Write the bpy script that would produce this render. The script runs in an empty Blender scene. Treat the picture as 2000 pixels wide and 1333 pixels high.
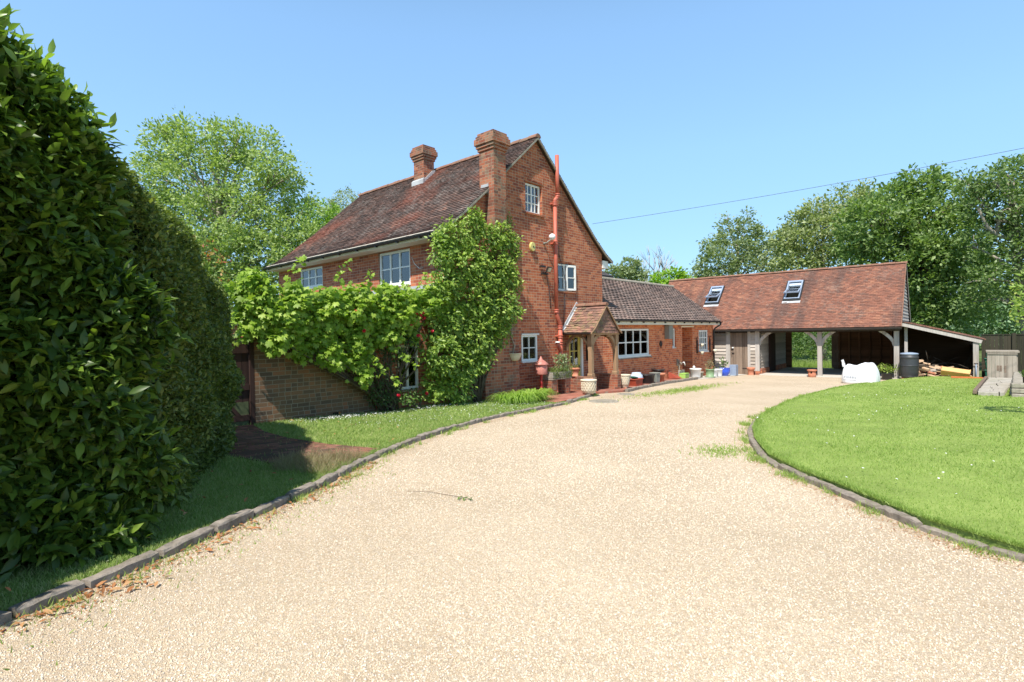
import bpy, math, random
import numpy as np
from mathutils import Matrix, Vector
C=bpy.context.scene.collection
rad=math.radians
RNG=np.random.RandomState(7)
# ------------------------------------------------------------ camera
F=1050.83
cam_d=bpy.data.cameras.new('camera'); cam=bpy.data.objects.new('camera',cam_d); C.objects.link(cam)
cam_d.sensor_width=36; cam_d.lens=F/2000*36; cam_d.clip_start=.05; cam_d.clip_end=2000
RX=Vector((0.99986023,-0.0002259,-0.0167176)); UP=Vector((0.01671913,0.01350952,0.99976895)); BK=Vector((0,-0.99990872,0.0135114))
cam.matrix_world=Matrix(((RX.x,UP.x,BK.x,0),(RX.y,UP.y,BK.y,0),(RX.z,UP.z,BK.z,1.5),(0,0,0,1)))
bpy.context.scene.camera=cam
# ------------------------------------------------------------ world, sun, exposure
SUN_AZ=rad(24.0); SUN_EL=rad(57)   # direction the light travels, from +Y towards +X
w=bpy.data.worlds.new('World'); bpy.context.scene.world=w; w.use_nodes=True
nt=w.node_tree; sky=nt.nodes.new('ShaderNodeTexSky'); sky.sky_type='NISHITA'; sky.sun_disc=False
sky.sun_elevation=SUN_EL; sky.sun_rotation=SUN_AZ+math.pi; sky.air_density=1.0; sky.dust_density=.3; sky.ozone_density=2.2; sky.altitude=50
bg=nt.nodes['Background']; bg.inputs['Strength'].default_value=.15
gm=nt.nodes.new('ShaderNodeGamma'); gm.inputs[1].default_value=.5; nt.links.new(sky.outputs[0],gm.inputs[0])
mt=nt.nodes.new('ShaderNodeMix'); mt.data_type='RGBA'; mt.blend_type='MULTIPLY'; mt.clamp_result=False; mt.inputs[0].default_value=1; nt.links.new(gm.outputs[0],mt.inputs[6]); mt.inputs[7].default_value=(1.22,1.74,2.2,1)
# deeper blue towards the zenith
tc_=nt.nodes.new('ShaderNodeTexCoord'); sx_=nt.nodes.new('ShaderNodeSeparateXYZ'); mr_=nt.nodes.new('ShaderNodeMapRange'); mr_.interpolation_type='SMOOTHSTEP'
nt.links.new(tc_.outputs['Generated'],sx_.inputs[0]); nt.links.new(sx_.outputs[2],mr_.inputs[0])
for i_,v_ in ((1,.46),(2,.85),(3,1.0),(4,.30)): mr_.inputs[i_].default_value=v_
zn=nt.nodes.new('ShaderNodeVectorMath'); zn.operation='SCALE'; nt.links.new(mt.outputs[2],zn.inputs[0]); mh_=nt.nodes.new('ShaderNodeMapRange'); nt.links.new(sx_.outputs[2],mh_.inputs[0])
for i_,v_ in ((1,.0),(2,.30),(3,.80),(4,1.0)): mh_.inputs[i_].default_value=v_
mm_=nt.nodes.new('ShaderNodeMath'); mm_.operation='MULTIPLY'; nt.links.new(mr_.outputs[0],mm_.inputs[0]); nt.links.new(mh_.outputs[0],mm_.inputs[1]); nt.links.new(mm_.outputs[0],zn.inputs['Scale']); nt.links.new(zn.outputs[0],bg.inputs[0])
sd=bpy.data.lights.new('sun','SUN'); sd.energy=4.35; sd.angle=rad(.55); sd.color=(1,.95,.87)
so=bpy.data.objects.new('sun',sd); C.objects.link(so)
dv=Vector((math.sin(SUN_AZ)*math.cos(SUN_EL),math.cos(SUN_AZ)*math.cos(SUN_EL),-math.sin(SUN_EL)))
so.rotation_euler=dv.to_track_quat('-Z','Y').to_euler(); so.location=(-10,-20,40)
vs=bpy.context.scene.view_settings; bpy.context.scene.display_settings.display_device='sRGB'
vs.view_transform='Standard'; vs.look='None'; vs.exposure=.75; vs.gamma=1; vs.use_curve_mapping=False
# ------------------------------------------------------------ frames
yU=rad(42.1103); U=np.array([math.sin(yU),math.cos(yU),0]); V=np.array([-math.cos(yU),math.sin(yU),0])
S0=3.838827; P0=S0*U+9.44*V; KS=.0245
def gz_s(s): return -.01-KS*np.clip(s,-9,30)
def W(s,t,z): return P0+s*U+t*V+np.array([0,0,z])
yG=rad(39.4); GA=np.array([math.cos(yG),-math.sin(yG),0]); GB=np.array([math.sin(yG),math.cos(yG),0])
G0=W(21.46,-.90,0)
def WG(a,b,z): return G0+a*GA+b*GB+np.array([0,0,z])
def st(p): return ((p[0]*U[0]+p[1]*U[1])-S0, p[0]*V[0]+p[1]*V[1]-9.44)
def gzw(p): return float(gz_s(st(p)[0]))
HROT=math.atan2(U[1],U[0]); GROT=math.atan2(GA[1],GA[0])
# ------------------------------------------------------------ materials
def srgb(r,g,b):
    f=lambda c:(c/255/12.92 if c/255<=.04045 else ((c/255+.055)/1.055)**2.4)
    return (f(r),f(g),f(b),1)
class NT:
    def __init__(s,name):
        s.m=bpy.data.materials.new(name); s.m.use_nodes=True; s.t=s.m.node_tree; s.b=s.t.nodes['Principled BSDF']; s.o=s.t.nodes['Material Output']
    def n(s,ty,ins={},**kw):
        x=s.t.nodes.new('ShaderNode'+ty)
        for k,v in kw.items(): setattr(x,k,v)
        for k,v in ins.items(): s.set(x.inputs[k],v)
        return x
    def set(s,sock,v):
        if isinstance(v,bpy.types.NodeSocket): s.t.links.new(v,sock)
        elif isinstance(v,bpy.types.Node): s.t.links.new(v.outputs[0],sock)
        else: sock.default_value=v
    def math(s,op,a,b=0,c=0,clamp=False):
        x=s.n('Math',{0:a,1:b,2:c},operation=op); x.use_clamp=clamp; return x.outputs[0]
    def ramp(s,fac,stops,interp='LINEAR'):
        x=s.n('ValToRGB',{0:fac}); r=x.color_ramp; r.interpolation=interp
        while len(r.elements)<len(stops): r.elements.new(.5)
        for e,(p,c) in zip(r.elements,stops): e.position=p; e.color=c if len(c)==4 else (*c,1)
        return x.outputs[0]
    def mix(s,f,a,b,mode='MIX'):
        x=s.n('Mix',data_type='RGBA',blend_type=mode); s.set(x.inputs[0],f); s.set(x.inputs[6],a); s.set(x.inputs[7],b); return x.outputs[2]
    def noise(s,scale,detail=4,rough=.6,vec=None,dim='3D'):
        x=s.n('TexNoise',{'Scale':scale,'Detail':detail,'Roughness':rough},noise_dimensions=dim)
        if vec is not None: s.set(x.inputs['Vector'],vec)
        return x.outputs['Fac']
    def obj(s): return s.n('TexCoord').outputs['Object']
    def pos(s): return s.n('NewGeometry').outputs['Position']
    def bump(s,h,strength=.5,dist=.01):
        x=s.n('Bump',{'Height':h,'Strength':strength,'Distance':dist}); s.set(s.b.inputs['Normal'],x); return x
    def fin(s,col,rough=.8,spec=.3):
        s.set(s.b.inputs['Base Color'],col); s.set(s.b.inputs['Roughness'],rough); s.set(s.b.inputs['Specular IOR Level'],spec); return s.m
def c4(c): return c if len(c)==4 else (*c,1)
def sc(c,k): return (c[0]*k,c[1]*k,c[2]*k,1)
def pmat(name,c,rough=.75,var=.25,scale=8,spec=.3,bump=.15,dist=.003,dirt=None,metal=0):
    s=NT(name); p=s.obj(); n=s.noise(scale,5,.65,p)
    col=s.ramp(n,[(.25,sc(c,1-var)),(.75,sc(c,1+var))])
    if dirt:
        n2=s.noise(scale*.35,6,.7,p); f=s.ramp(n2,[(.52,(0,0,0,1)),(.72,(1,1,1,1))]); col=s.mix(f,col,c4(dirt))
    if bump: s.bump(s.noise(scale*4,5,.7,p),bump,dist)
    if metal: s.b.inputs['Metallic'].default_value=metal
    return s.fin(col,rough,spec)
def wood(name,c1,c2,axis=2,scale=1,rough=.85,dirt=None,zgreen=None):
    s=NT(name); p=s.obj(); mp=s.n('Mapping',{'Vector':p}); sv=[22*scale]*3; sv[axis]=1.2*scale; mp.inputs['Scale'].default_value=sv
    n=s.noise(1,6,.65,mp.outputs[0]); isl=s.n('NewGeometry').outputs['Random Per Island']
    f=s.math('ADD',s.math('MULTIPLY',n,.8),s.math('MULTIPLY',isl,.35),clamp=True)
    col=s.ramp(f,[(.3,c1),(.75,c2)])
    if dirt:
        n2=s.noise(1.7,5,.7,p); col=s.mix(s.ramp(n2,[(.5,(0,0,0,1)),(.7,(1,1,1,1))]),col,c4(dirt))
    s.bump(n,.35,.004); return s.fin(col,rough,.25)
def brick(name,stops,mortar,bw=.225,bh=.075,grime=.35,vert=False,lichen=None):
    s=NT(name); uv=s.n('UVMap').outputs[0]
    wn=s.n('TexNoise',{'Vector':uv,'Scale':7.0,'Detail':3.0}).outputs['Color']
    wob=s.n('VectorMath',{0:wn,1:(.5,.5,.5)},operation='SUBTRACT'); wob=s.n('VectorMath',{0:wob.outputs[0],'Scale':.012},operation='SCALE')
    q=s.n('VectorMath',{0:uv,1:wob.outputs[0]},operation='ADD').outputs[0]
    sp=s.n('SeparateXYZ',{0:q}); u,v=sp.outputs[0],sp.outputs[1]
    rv=s.math('DIVIDE',v,bh); row=s.math('FLOOR',rv); fr=s.math('FRACT',rv)
    off=s.math('MULTIPLY',s.math('MODULO',s.math('ABSOLUTE',row),2),.5)
    jit=s.n('TexWhiteNoise',{'W':row},noise_dimensions='1D').outputs[0]
    cu=s.math('ADD',s.math('ADD',s.math('DIVIDE',u,bw),off),s.math('MULTIPLY',jit,.12)); col=s.math('FLOOR',cu); fc=s.math('FRACT',cu)
    # some stretchers are split in two headers
    idv=s.n('CombineXYZ',{0:col,1:row,2:3.7}); rnd=s.n('TexWhiteNoise',{'Vector':idv},noise_dimensions='3D')
    split=s.math('LESS_THAN',rnd.outputs[0],.4); half=s.math('GREATER_THAN',fc,.5)
    sub=s.math('MULTIPLY',split,half); id2=s.n('CombineXYZ',{0:s.math('ADD',col,s.math('MULTIPLY',sub,.37)),1:row,2:1.1})
    r2=s.n('TexWhiteNoise',{'Vector':id2},noise_dimensions='3D')
    mw=.05
    m1=s.math('LESS_THAN',fr,.15); m2=s.math('LESS_THAN',fc,mw)
    fh=s.math('FRACT',s.math('ADD',fc,.5)); m3=s.math('MULTIPLY',split,s.math('LESS_THAN',fh,mw))
    m=s.math('MAXIMUM',s.math('MAXIMUM',m1,m2),m3)
    big=s.noise(.9,4,.6,uv); r3=s.math('ADD',s.math('MULTIPLY',r2.outputs[0],.8),s.math('MULTIPLY',s.math('SUBTRACT',big,.5),.7),clamp=True)
    bc=s.ramp(s.math('ADD',r3,.1,clamp=True),stops)
    fine=s.noise(60,4,.7,uv); bc=s.mix(1,bc,s.ramp(fine,[(.2,(.72,.72,.72,1)),(.8,(1.25,1.25,1.25,1))]),'MULTIPLY')
    mc=s.mix(s.noise(5,5,.7,uv),sc(mortar,.6),sc(mortar,1.15))
    col=s.mix(m,bc,mc)
    g=s.noise(.55,6,.72,s.pos()); col=s.mix(s.ramp(g,[(.45,(0,0,0,1)),(.75,(grime,grime,grime,1))]),col,(.09,.075,.055,1))
    if lichen:
        g2=s.noise(3.5,6,.75,s.pos()); col=s.mix(s.ramp(g2,[(.5,(0,0,0,1)),(.68,(.75,.75,.75,1))]),col,lichen)
    h=s.math('ADD',s.math('MULTIPLY',s.math('SUBTRACT',1,m),1),s.math('MULTIPLY',fine,.35)); s.bump(h,.7,.008)
    return s.fin(col,.9,.15)
def tilem(name,stops,moss=None,mossamt=.5,blotch=None,stain=None):
    s=NT(name); isl=s.n('NewGeometry').outputs['Random Per Island']; p=s.obj()
    big=s.noise(.7,5,.65,p); f=s.math('ADD',s.math('MULTIPLY',isl,.65),s.math('MULTIPLY',s.math('SUBTRACT',big,.5),1.1)); f=s.math('ADD',f,.17,clamp=True)
    col=s.ramp(f,stops)
    if blotch:
        b=s.noise(.5,3,.5,s.n('Mapping',{'Vector':p,'Location':blotch[2]}).outputs[0]); col=s.mix(s.ramp(b,[(.5,(0,0,0,1)),(.62,(blotch[1],)*3+(1,))]),col,blotch[0])
    if stain:
        mp=s.n('Mapping',{'Vector':p}); mp.inputs['Scale'].default_value=stain[1]; b=s.noise(1,4,.6,mp.outputs[0]); col=s.mix(s.ramp(b,[(.5,(0,0,0,1)),(.66,(.8,.8,.8,1))]),col,stain[0])
    if moss:
        n=s.noise(9,6,.75,p); n2=s.noise(1.1,4,.6,p); q=s.math('MULTIPLY',n,s.math('ADD',n2,.45)); col=s.mix(s.ramp(q,[(.5,(0,0,0,1)),(.62,(mossamt,)*3+(1,))]),col,moss)
    s.bump(s.noise(40,5,.7,p),.5,.004); return s.fin(col,.88,.2)
def leafm(name,stops,rough=.5,trans=.35,spec=.4,clump=1.2,k=1.0):
    stops=[(p_,tuple(min(.8,v_*k) for v_ in c_)) for p_,c_ in stops]
    s=NT(name); isl=s.n('NewGeometry').outputs['Random Per Island']; n=s.noise(clump,3,.6,s.pos())
    f=s.math('ADD',s.math('MULTIPLY',isl,.6),s.math('MULTIPLY',n,.4),clamp=True); col=s.ramp(f,stops)
    s.fin(col,rough,spec); tr=s.n('BsdfTranslucent'); tc=s.mix(1,col,(1.5,1.7,.7,1),'MULTIPLY'); s.set(tr.inputs[0],tc)
    mx=s.n('MixShader',{0:trans,1:s.b.outputs[0],2:tr.outputs[0]}); s.t.links.new(mx.outputs[0],s.o.inputs[0]); return s.m
def glassm(name,c=(.015,.018,.02,1),a=.5):
    s=NT(name); s.fin(c,.03,1.0); tr=s.n('BsdfTransparent',{0:(.85,.9,.9,1)}); gl=s.n('BsdfGlossy',{0:(1,1,1,1),1:.02}); fr=s.n('Fresnel',{0:1.7})
    mx=s.n('MixShader',{0:s.math('ADD',fr.outputs[0],.06),1:tr.outputs[0],2:gl.outputs[0]}); s.t.links.new(mx.outputs[0],s.o.inputs[0]); return s.m
M={}
M['brick']=brick('red_brick',[(.0,(.18,.08,.062)),(.12,(.27,.08,.052)),(.32,(.37,.102,.054)),(.6,(.46,.138,.067)),(.85,(.54,.185,.09)),(1,(.50,.21,.12))],(.55,.38,.26,1),grime=.32)
M['brick_dark']=brick('old_brick',[(.0,(.10,.07,.05)),(.3,(.15,.095,.06)),(.6,(.20,.115,.065)),(.9,(.27,.13,.07)),(1,(.36,.14,.07))],(.30,.25,.18,1),grime=.5)
M['brick_chim']=brick('chimney_brick',[(.0,(.12,.06,.05)),(.3,(.26,.08,.05)),(.65,(.40,.13,.07)),(1,(.46,.19,.11))],(.40,.32,.23,1),grime=.6,lichen=(.22,.20,.14,1))
M['brick_ext']=brick('kitchen_brick',[(.0,(.26,.08,.05)),(.25,(.50,.12,.055)),(.6,(.66,.19,.075)),(1,(.72,.27,.12))],(.66,.46,.30,1),grime=.08)
M['tile_main']=tilem('old_roof_tile',[(0,(.07,.052,.047)),(.35,(.115,.078,.068)),(.65,(.15,.095,.08)),(.9,(.20,.115,.09)),(1,(.28,.14,.10))],moss=(.27,.25,.23,1),mossamt=.6,blotch=((.33,.11,.07,1),.5,(3.1,.7,9)))
M['tile_ridge']=pmat('ridge_tile',(.24,.125,.085),.9,.35,6,dirt=(.19,.17,.12))
M['tile_gar']=tilem('red_roof_tile',[(0,(.12,.068,.054)),(.3,(.185,.087,.062)),(.65,(.25,.108,.072)),(1,(.33,.16,.10))],moss=(.26,.225,.19,1),mossamt=.3,stain=((.11,.066,.055,1),(1.5,.3,.3)))
M['tile_ext']=tilem('brown_roof_tile',[(0,(.10,.08,.075)),(.4,(.17,.125,.11)),(1,(.27,.19,.16))],moss=(.3,.27,.24,1),mossamt=.4)
M['tile_slate']=tilem('slate_tile',[(0,(.05,.048,.05)),(1,(.12,.11,.11))])
M['tile_porch']=tilem('porch_roof_tile',[(0,(.12,.08,.065)),(.4,(.24,.13,.10)),(1,(.42,.21,.15))],moss=(.25,.22,.10,1),mossamt=.6)
M['deck']=pmat('roof_boarding',(.05,.035,.025))
M['white']=pmat('white_paint',(.78,.77,.73),.45,.06,3,.45,.05)
M['cream']=pmat('cream_paint',(.72,.67,.55),.55,.1,3,.4,.05,dirt=None)
M['yellow']=pmat('yellow_paint',(.62,.50,.10),.4,.08,4,.5,.03)
M['blackpl']=pmat('black_plastic',(.02,.021,.023),.4,.3,6,.5,.03)
M['waterbutt']=pmat('dark_grey_plastic',(.035,.038,.042),.5,.2,4,.5,.05)
M['redpipe']=pmat('red_iron_paint',(.47,.12,.075),.5,.15,5,.4,.08)
M['redgloss']=pmat('dark_red_paint',(.36,.03,.025),.4,.2,5,.5,.05)
M['pinkmetal']=pmat('faded_copper_red',(.50,.19,.15),.5,.35,14,.4,.4)
M['lead']=pmat('lead_flashing',(.42,.43,.44),.6,.3,4,.3,.1)
M['oak']=wood('porch_oak',(.20,.12,.065,1),(.42,.27,.16,1))
M['greywood']=wood('weathered_wood',(.26,.23,.20,1),(.52,.48,.44,1))
M['greywoodx']=wood('weathered_board',(.24,.20,.16,1),(.52,.46,.40,1),axis=0)
M['bunkerwood']=wood('bunker_wood',(.17,.14,.11,1),(.38,.33,.27,1))
M['doorwood']=wood('shed_door_wood',(.10,.07,.05,1),(.27,.20,.15,1))
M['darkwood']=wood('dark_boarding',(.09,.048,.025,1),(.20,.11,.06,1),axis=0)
M['darkbeam']=wood('stained_beam',(.035,.028,.024,1),(.07,.055,.045,1),axis=0)
M['gatewood']=wood('gate_wood',(.022,.012,.010,1),(.055,.028,.022,1))
M['shaded_fencewood']=wood('shaded_fence_wood',(.022,.022,.014,1),(.06,.052,.034,1))  # tree shade over the fence put into its dark wood colour
M['newwood']=wood('orange_wood',(.50,.26,.09,1),(.68,.42,.19,1),axis=0)
M['log']=wood('split_log',(.30,.17,.09,1),(.62,.45,.30,1),axis=0)
M['bark']=pmat('bark',(.10,.08,.06),.95,.4,12,.1,.8,.02)
M['barklight']=pmat('pale_bark',(.33,.29,.24),.9,.35,10,.1,.6,.02)
M['glass']=glassm('window_glass')
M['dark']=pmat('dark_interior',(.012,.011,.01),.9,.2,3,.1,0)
M['core']=pmat('hedge_shade_core',(.012,.018,.007),.95,.4,20,.05,.3,.01)  # shade inside the hedge put into the colour of its core
M['curtain']=pmat('curtain',(.66,.66,.63),.9,.1,8,.1,0)
M['sky_tint_blind']=pmat('sky_tinted_blind',(.30,.40,.50),.8,.08,3,.3,0)  # pale curtain with the sky's reflection put into its blue
M['terracotta']=pmat('terracotta',(.50,.20,.12),.85,.2,7,.2,.2,dirt=(.42,.26,.19))
M['stone']=pmat('grey_stone',(.30,.27,.22),.92,.35,9,.15,.6,.01,dirt=(.16,.15,.11))
M['kerb']=pmat('kerb_stone',(.25,.215,.18),.92,.4,14,.15,.7,.01,dirt=(.14,.125,.08))
M['sandst']=pmat('cream_stoneware',(.66,.58,.44),.8,.18,8,.2,.2,dirt=(.40,.36,.24))
M['concrete']=pmat('concrete',(.50,.46,.40),.9,.12,3,.2,.2,dirt=(.38,.34,.27))
M['paving']=pmat('pale_paving',(.36,.33,.28),.9,.3,5,.2,.4,.006,dirt=(.24,.23,.15))
M['quarry']=brick('quarry_tile',[(0,(.26,.08,.055)),(.5,(.36,.125,.085)),(1,(.44,.18,.13))],(.32,.22,.17,1),bw=.2,bh=.2,grime=.4)
M['pathbrick']=brick('path_brick',[(0,(.10,.06,.05)),(.4,(.22,.09,.06)),(.8,(.33,.14,.10)),(1,(.38,.20,.15))],(.13,.12,.06,1),bw=.23,bh=.12,grime=.9)
M['bag']=pmat('white_woven_bag',(.74,.75,.76),.6,.06,20,.3,.4,.008)
M['bagprint']=pmat('grey_print',(.22,.25,.30),.7,.2,30)
M['soil']=pmat('soil',(.05,.035,.025),.95,.4,20,.1,.6,.01)
M['lime']=pmat('lime_plastic',(.32,.55,.12),.45,.1,5,.4,.03)
M['whitepl']=pmat('white_enamel',(.78,.78,.77),.35,.05,5,.5,.03)
M['green']=pmat('sage_plastic',(.20,.30,.16),.5,.12,6,.4,.05)
M['blue']=pmat('cobalt_glaze',(.02,.09,.62),.12,.15,5,.8,.0)
M['paleblue']=pmat('pale_blue_glaze',(.50,.58,.70),.25,.15,9,.6,0)
M['bluegrey']=pmat('blue_grey_plastic',(.26,.32,.42),.5,.12,6,.4,.05)
M['greybox']=pmat('grey_plastic',(.24,.25,.22),.5,.1,5,.4,.03)
M['rust']=pmat('rusty_red_metal',(.36,.07,.035),.6,.25,8,.4,.2)
M['yellowdisc']=pmat('faded_yellow_plastic',(.62,.52,.18),.5,.12,20,.4,0)
M['iron']=pmat('black_iron',(.03,.022,.02),.5,.3,20,.5,.1)
M['binpl']=pmat('dark_green_plastic',(.01,.10,.06),.4,.15,4,.5,.03)
M['orangepl']=pmat('orange_board',(.55,.16,.05),.6,.15,5,.3,.03)
M['wire']=pmat('wire',(.06,.06,.07),.6)
# leaves
M['laurel']=leafm('laurel_leaf',[(0,(.020,.040,.008)),(.4,(.055,.105,.014)),(.75,(.13,.21,.025)),(1,(.26,.34,.045))],.42,.28,.4,clump=2.2)
M['coton']=leafm('small_dark_leaf',[(0,(.04,.065,.018)),(.5,(.11,.16,.035)),(.9,(.26,.31,.07)),(.975,(.26,.12,.04)),(1,(.34,.04,.03))],.5,.28,clump=2)
M['vine']=leafm('vine_leaf',[(0,(.10,.18,.02)),(.5,(.24,.36,.04)),(1,(.46,.56,.10))],.5,.4)
M['climb']=leafm('climber_leaf',[(0,(.06,.12,.02)),(.45,(.18,.28,.045)),(.82,(.38,.48,.09)),(.95,(.50,.46,.20)),(1,(.48,.37,.22))],.45,.32)
M['roseleaf']=leafm('rose_leaf',[(0,(.02,.045,.012)),(1,(.07,.13,.03))],.5,.25)
M['petal']=pmat('red_petal',(.50,.01,.03),.6,.3,30)
M['lily']=leafm('lily_leaf',[(0,(.12,.22,.03)),(.6,(.28,.42,.07)),(1,(.46,.55,.16))],.45,.35)
M['willow']=leafm('willow_leaf',[(0,(.14,.21,.06)),(.5,(.30,.39,.13)),(1,(.54,.61,.30))],.5,.33,clump=.5)
M['hazel']=leafm('hazel_leaf',[(0,(.08,.15,.02)),(1,(.24,.36,.06))],.5,.35,k=1.4)
M['birch']=leafm('birch_leaf',[(0,(.16,.20,.08)),(.5,(.28,.33,.14)),(1,(.44,.48,.26))],.5,.32)
M['grey_leaf']=leafm('alder_leaf',[(0,(.11,.15,.07)),(.5,(.23,.29,.13)),(1,(.42,.48,.30))],.5,.3,clump=.5)
M['mapleleaf']=leafm('maple_leaf',[(0,(.07,.12,.035)),(.5,(.17,.26,.07)),(1,(.38,.47,.20))],.45,.35,clump=.6)
M['oakleaf']=leafm('oak_leaf',[(0,(.07,.12,.04)),(.6,(.17,.25,.08)),(1,(.34,.42,.20))],.45,.35)
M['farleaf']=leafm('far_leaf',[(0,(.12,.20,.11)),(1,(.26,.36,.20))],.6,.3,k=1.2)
M['limeleaf']=leafm('lime_leaf',[(0,(.13,.24,.02)),(1,(.30,.45,.05))],.5,.4,k=1.2)
M['acerleaf']=leafm('acer_leaf',[(0,(.22,.33,.07)),(.7,(.38,.46,.14)),(.85,(.40,.15,.05)),(1,(.40,.16,.07))],.5,.4)
M['grass']=leafm('grass_blade',[(0,(.12,.19,.035)),(.4,(.24,.35,.075)),(.8,(.38,.47,.14)),(1,(.52,.50,.26))],.55,.35,clump=.8)
M['vergegrass']=leafm('verge_blade',[(0,(.10,.16,.03)),(.35,(.19,.29,.06)),(.6,(.30,.38,.12)),(.8,(.42,.42,.20)),(1,(.50,.42,.24))],.6,.3,clump=2.2)
M['drygrass']=leafm('dry_grass_blade',[(0,(.20,.15,.09)),(.6,(.34,.28,.17)),(1,(.25,.28,.10))],.7,.3)
M['deadleaf']=leafm('dead_leaf',[(0,(.18,.06,.02)),(.5,(.38,.16,.06)),(1,(.55,.36,.18))],.7,.15)
M['daisy']=pmat('white_petal',(.8,.8,.78),.7,.1,30)
M['ivydark']=leafm('bush_leaf',[(0,(.03,.07,.012)),(.5,(.09,.17,.03)),(1,(.22,.32,.07))],.5,.3)
def lawnmat():
    s=NT('lawn_turf'); p=s.pos(); n=s.noise(1.3,5,.65,p); n2=s.noise(40,4,.7,p); f=s.math('ADD',s.math('MULTIPLY',n,.55),s.math('MULTIPLY',n2,.45))
    col=s.ramp(f,[(.3,(.13,.18,.045)),(.55,(.24,.32,.08)),(.75,(.38,.42,.15))]); s.bump(n2,.6,.02); return s.fin(col,.95,.1)
M['turf']=lawnmat()
def groundmat():
    s=NT('rough_ground'); p=s.pos(); n=s.noise(.5,6,.7,p); col=s.ramp(n,[(.3,(.05,.08,.02)),(.7,(.14,.18,.06))]); s.bump(s.noise(9,4,.7,p),.6,.05); return s.fin(col,.95,.1)
M['ground']=groundmat()
def gravelmat():
    s=NT('pea_gravel'); p=s.pos(); col=None
    v=s.n('TexVoronoi',{'Vector':p,'Scale':115.0}); v2=s.n('TexVoronoi',{'Vector':p,'Scale':115.0},feature='DISTANCE_TO_EDGE')
    w=s.n('TexVoronoi',{'Vector':p,'Scale':52.0}); 
    r1=s.n('SeparateColor',{0:v.outputs['Color']}).outputs[0]; r2=s.n('SeparateColor',{0:w.outputs['Color']}).outputs[1]
    stops=[(0,(.50,.39,.28)),(.12,(.56,.49,.41)),(.3,(.67,.54,.39)),(.55,(.72,.60,.45)),(.8,(.78,.67,.53)),(1,(.82,.76,.66))]
    a=s.ramp(r1,stops); b=s.ramp(r2,stops); col=s.mix(.35,a,b)
    big=s.noise(.45,5,.6,p); col=s.mix(1,col,s.ramp(big,[(.3,(.74,.70,.64,1)),(.7,(.93,.90,.85,1))]),'MULTIPLY')
    # damp, dusty and mossy patches
    d=s.noise(.8,7,.75,p); st_=s.ramp(d,[(.52,(0,0,0,1)),(.72,(.5,.5,.5,1))]); col=s.mix(st_,col,(.46,.38,.27,1))
    gap=s.ramp(v2.outputs['Distance'],[(0,(.55,.50,.45,1)),(.07,(1,1,1,1))]); col=s.mix(1,col,gap,'MULTIPLY')
    h=s.math('ADD',s.math('MULTIPLY',s.ramp(v2.outputs['Distance'],[(0,(0,0,0,1)),(.3,(1,1,1,1))]),1),s.math('MULTIPLY',r1,.6))
    h=s.math('ADD',h,s.math('MULTIPLY',s.noise(4,4,.6,p),1.5)); s.bump(h,.6,.007); return s.fin(col,.85,.2)
M['gravel']=gravelmat()
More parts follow.
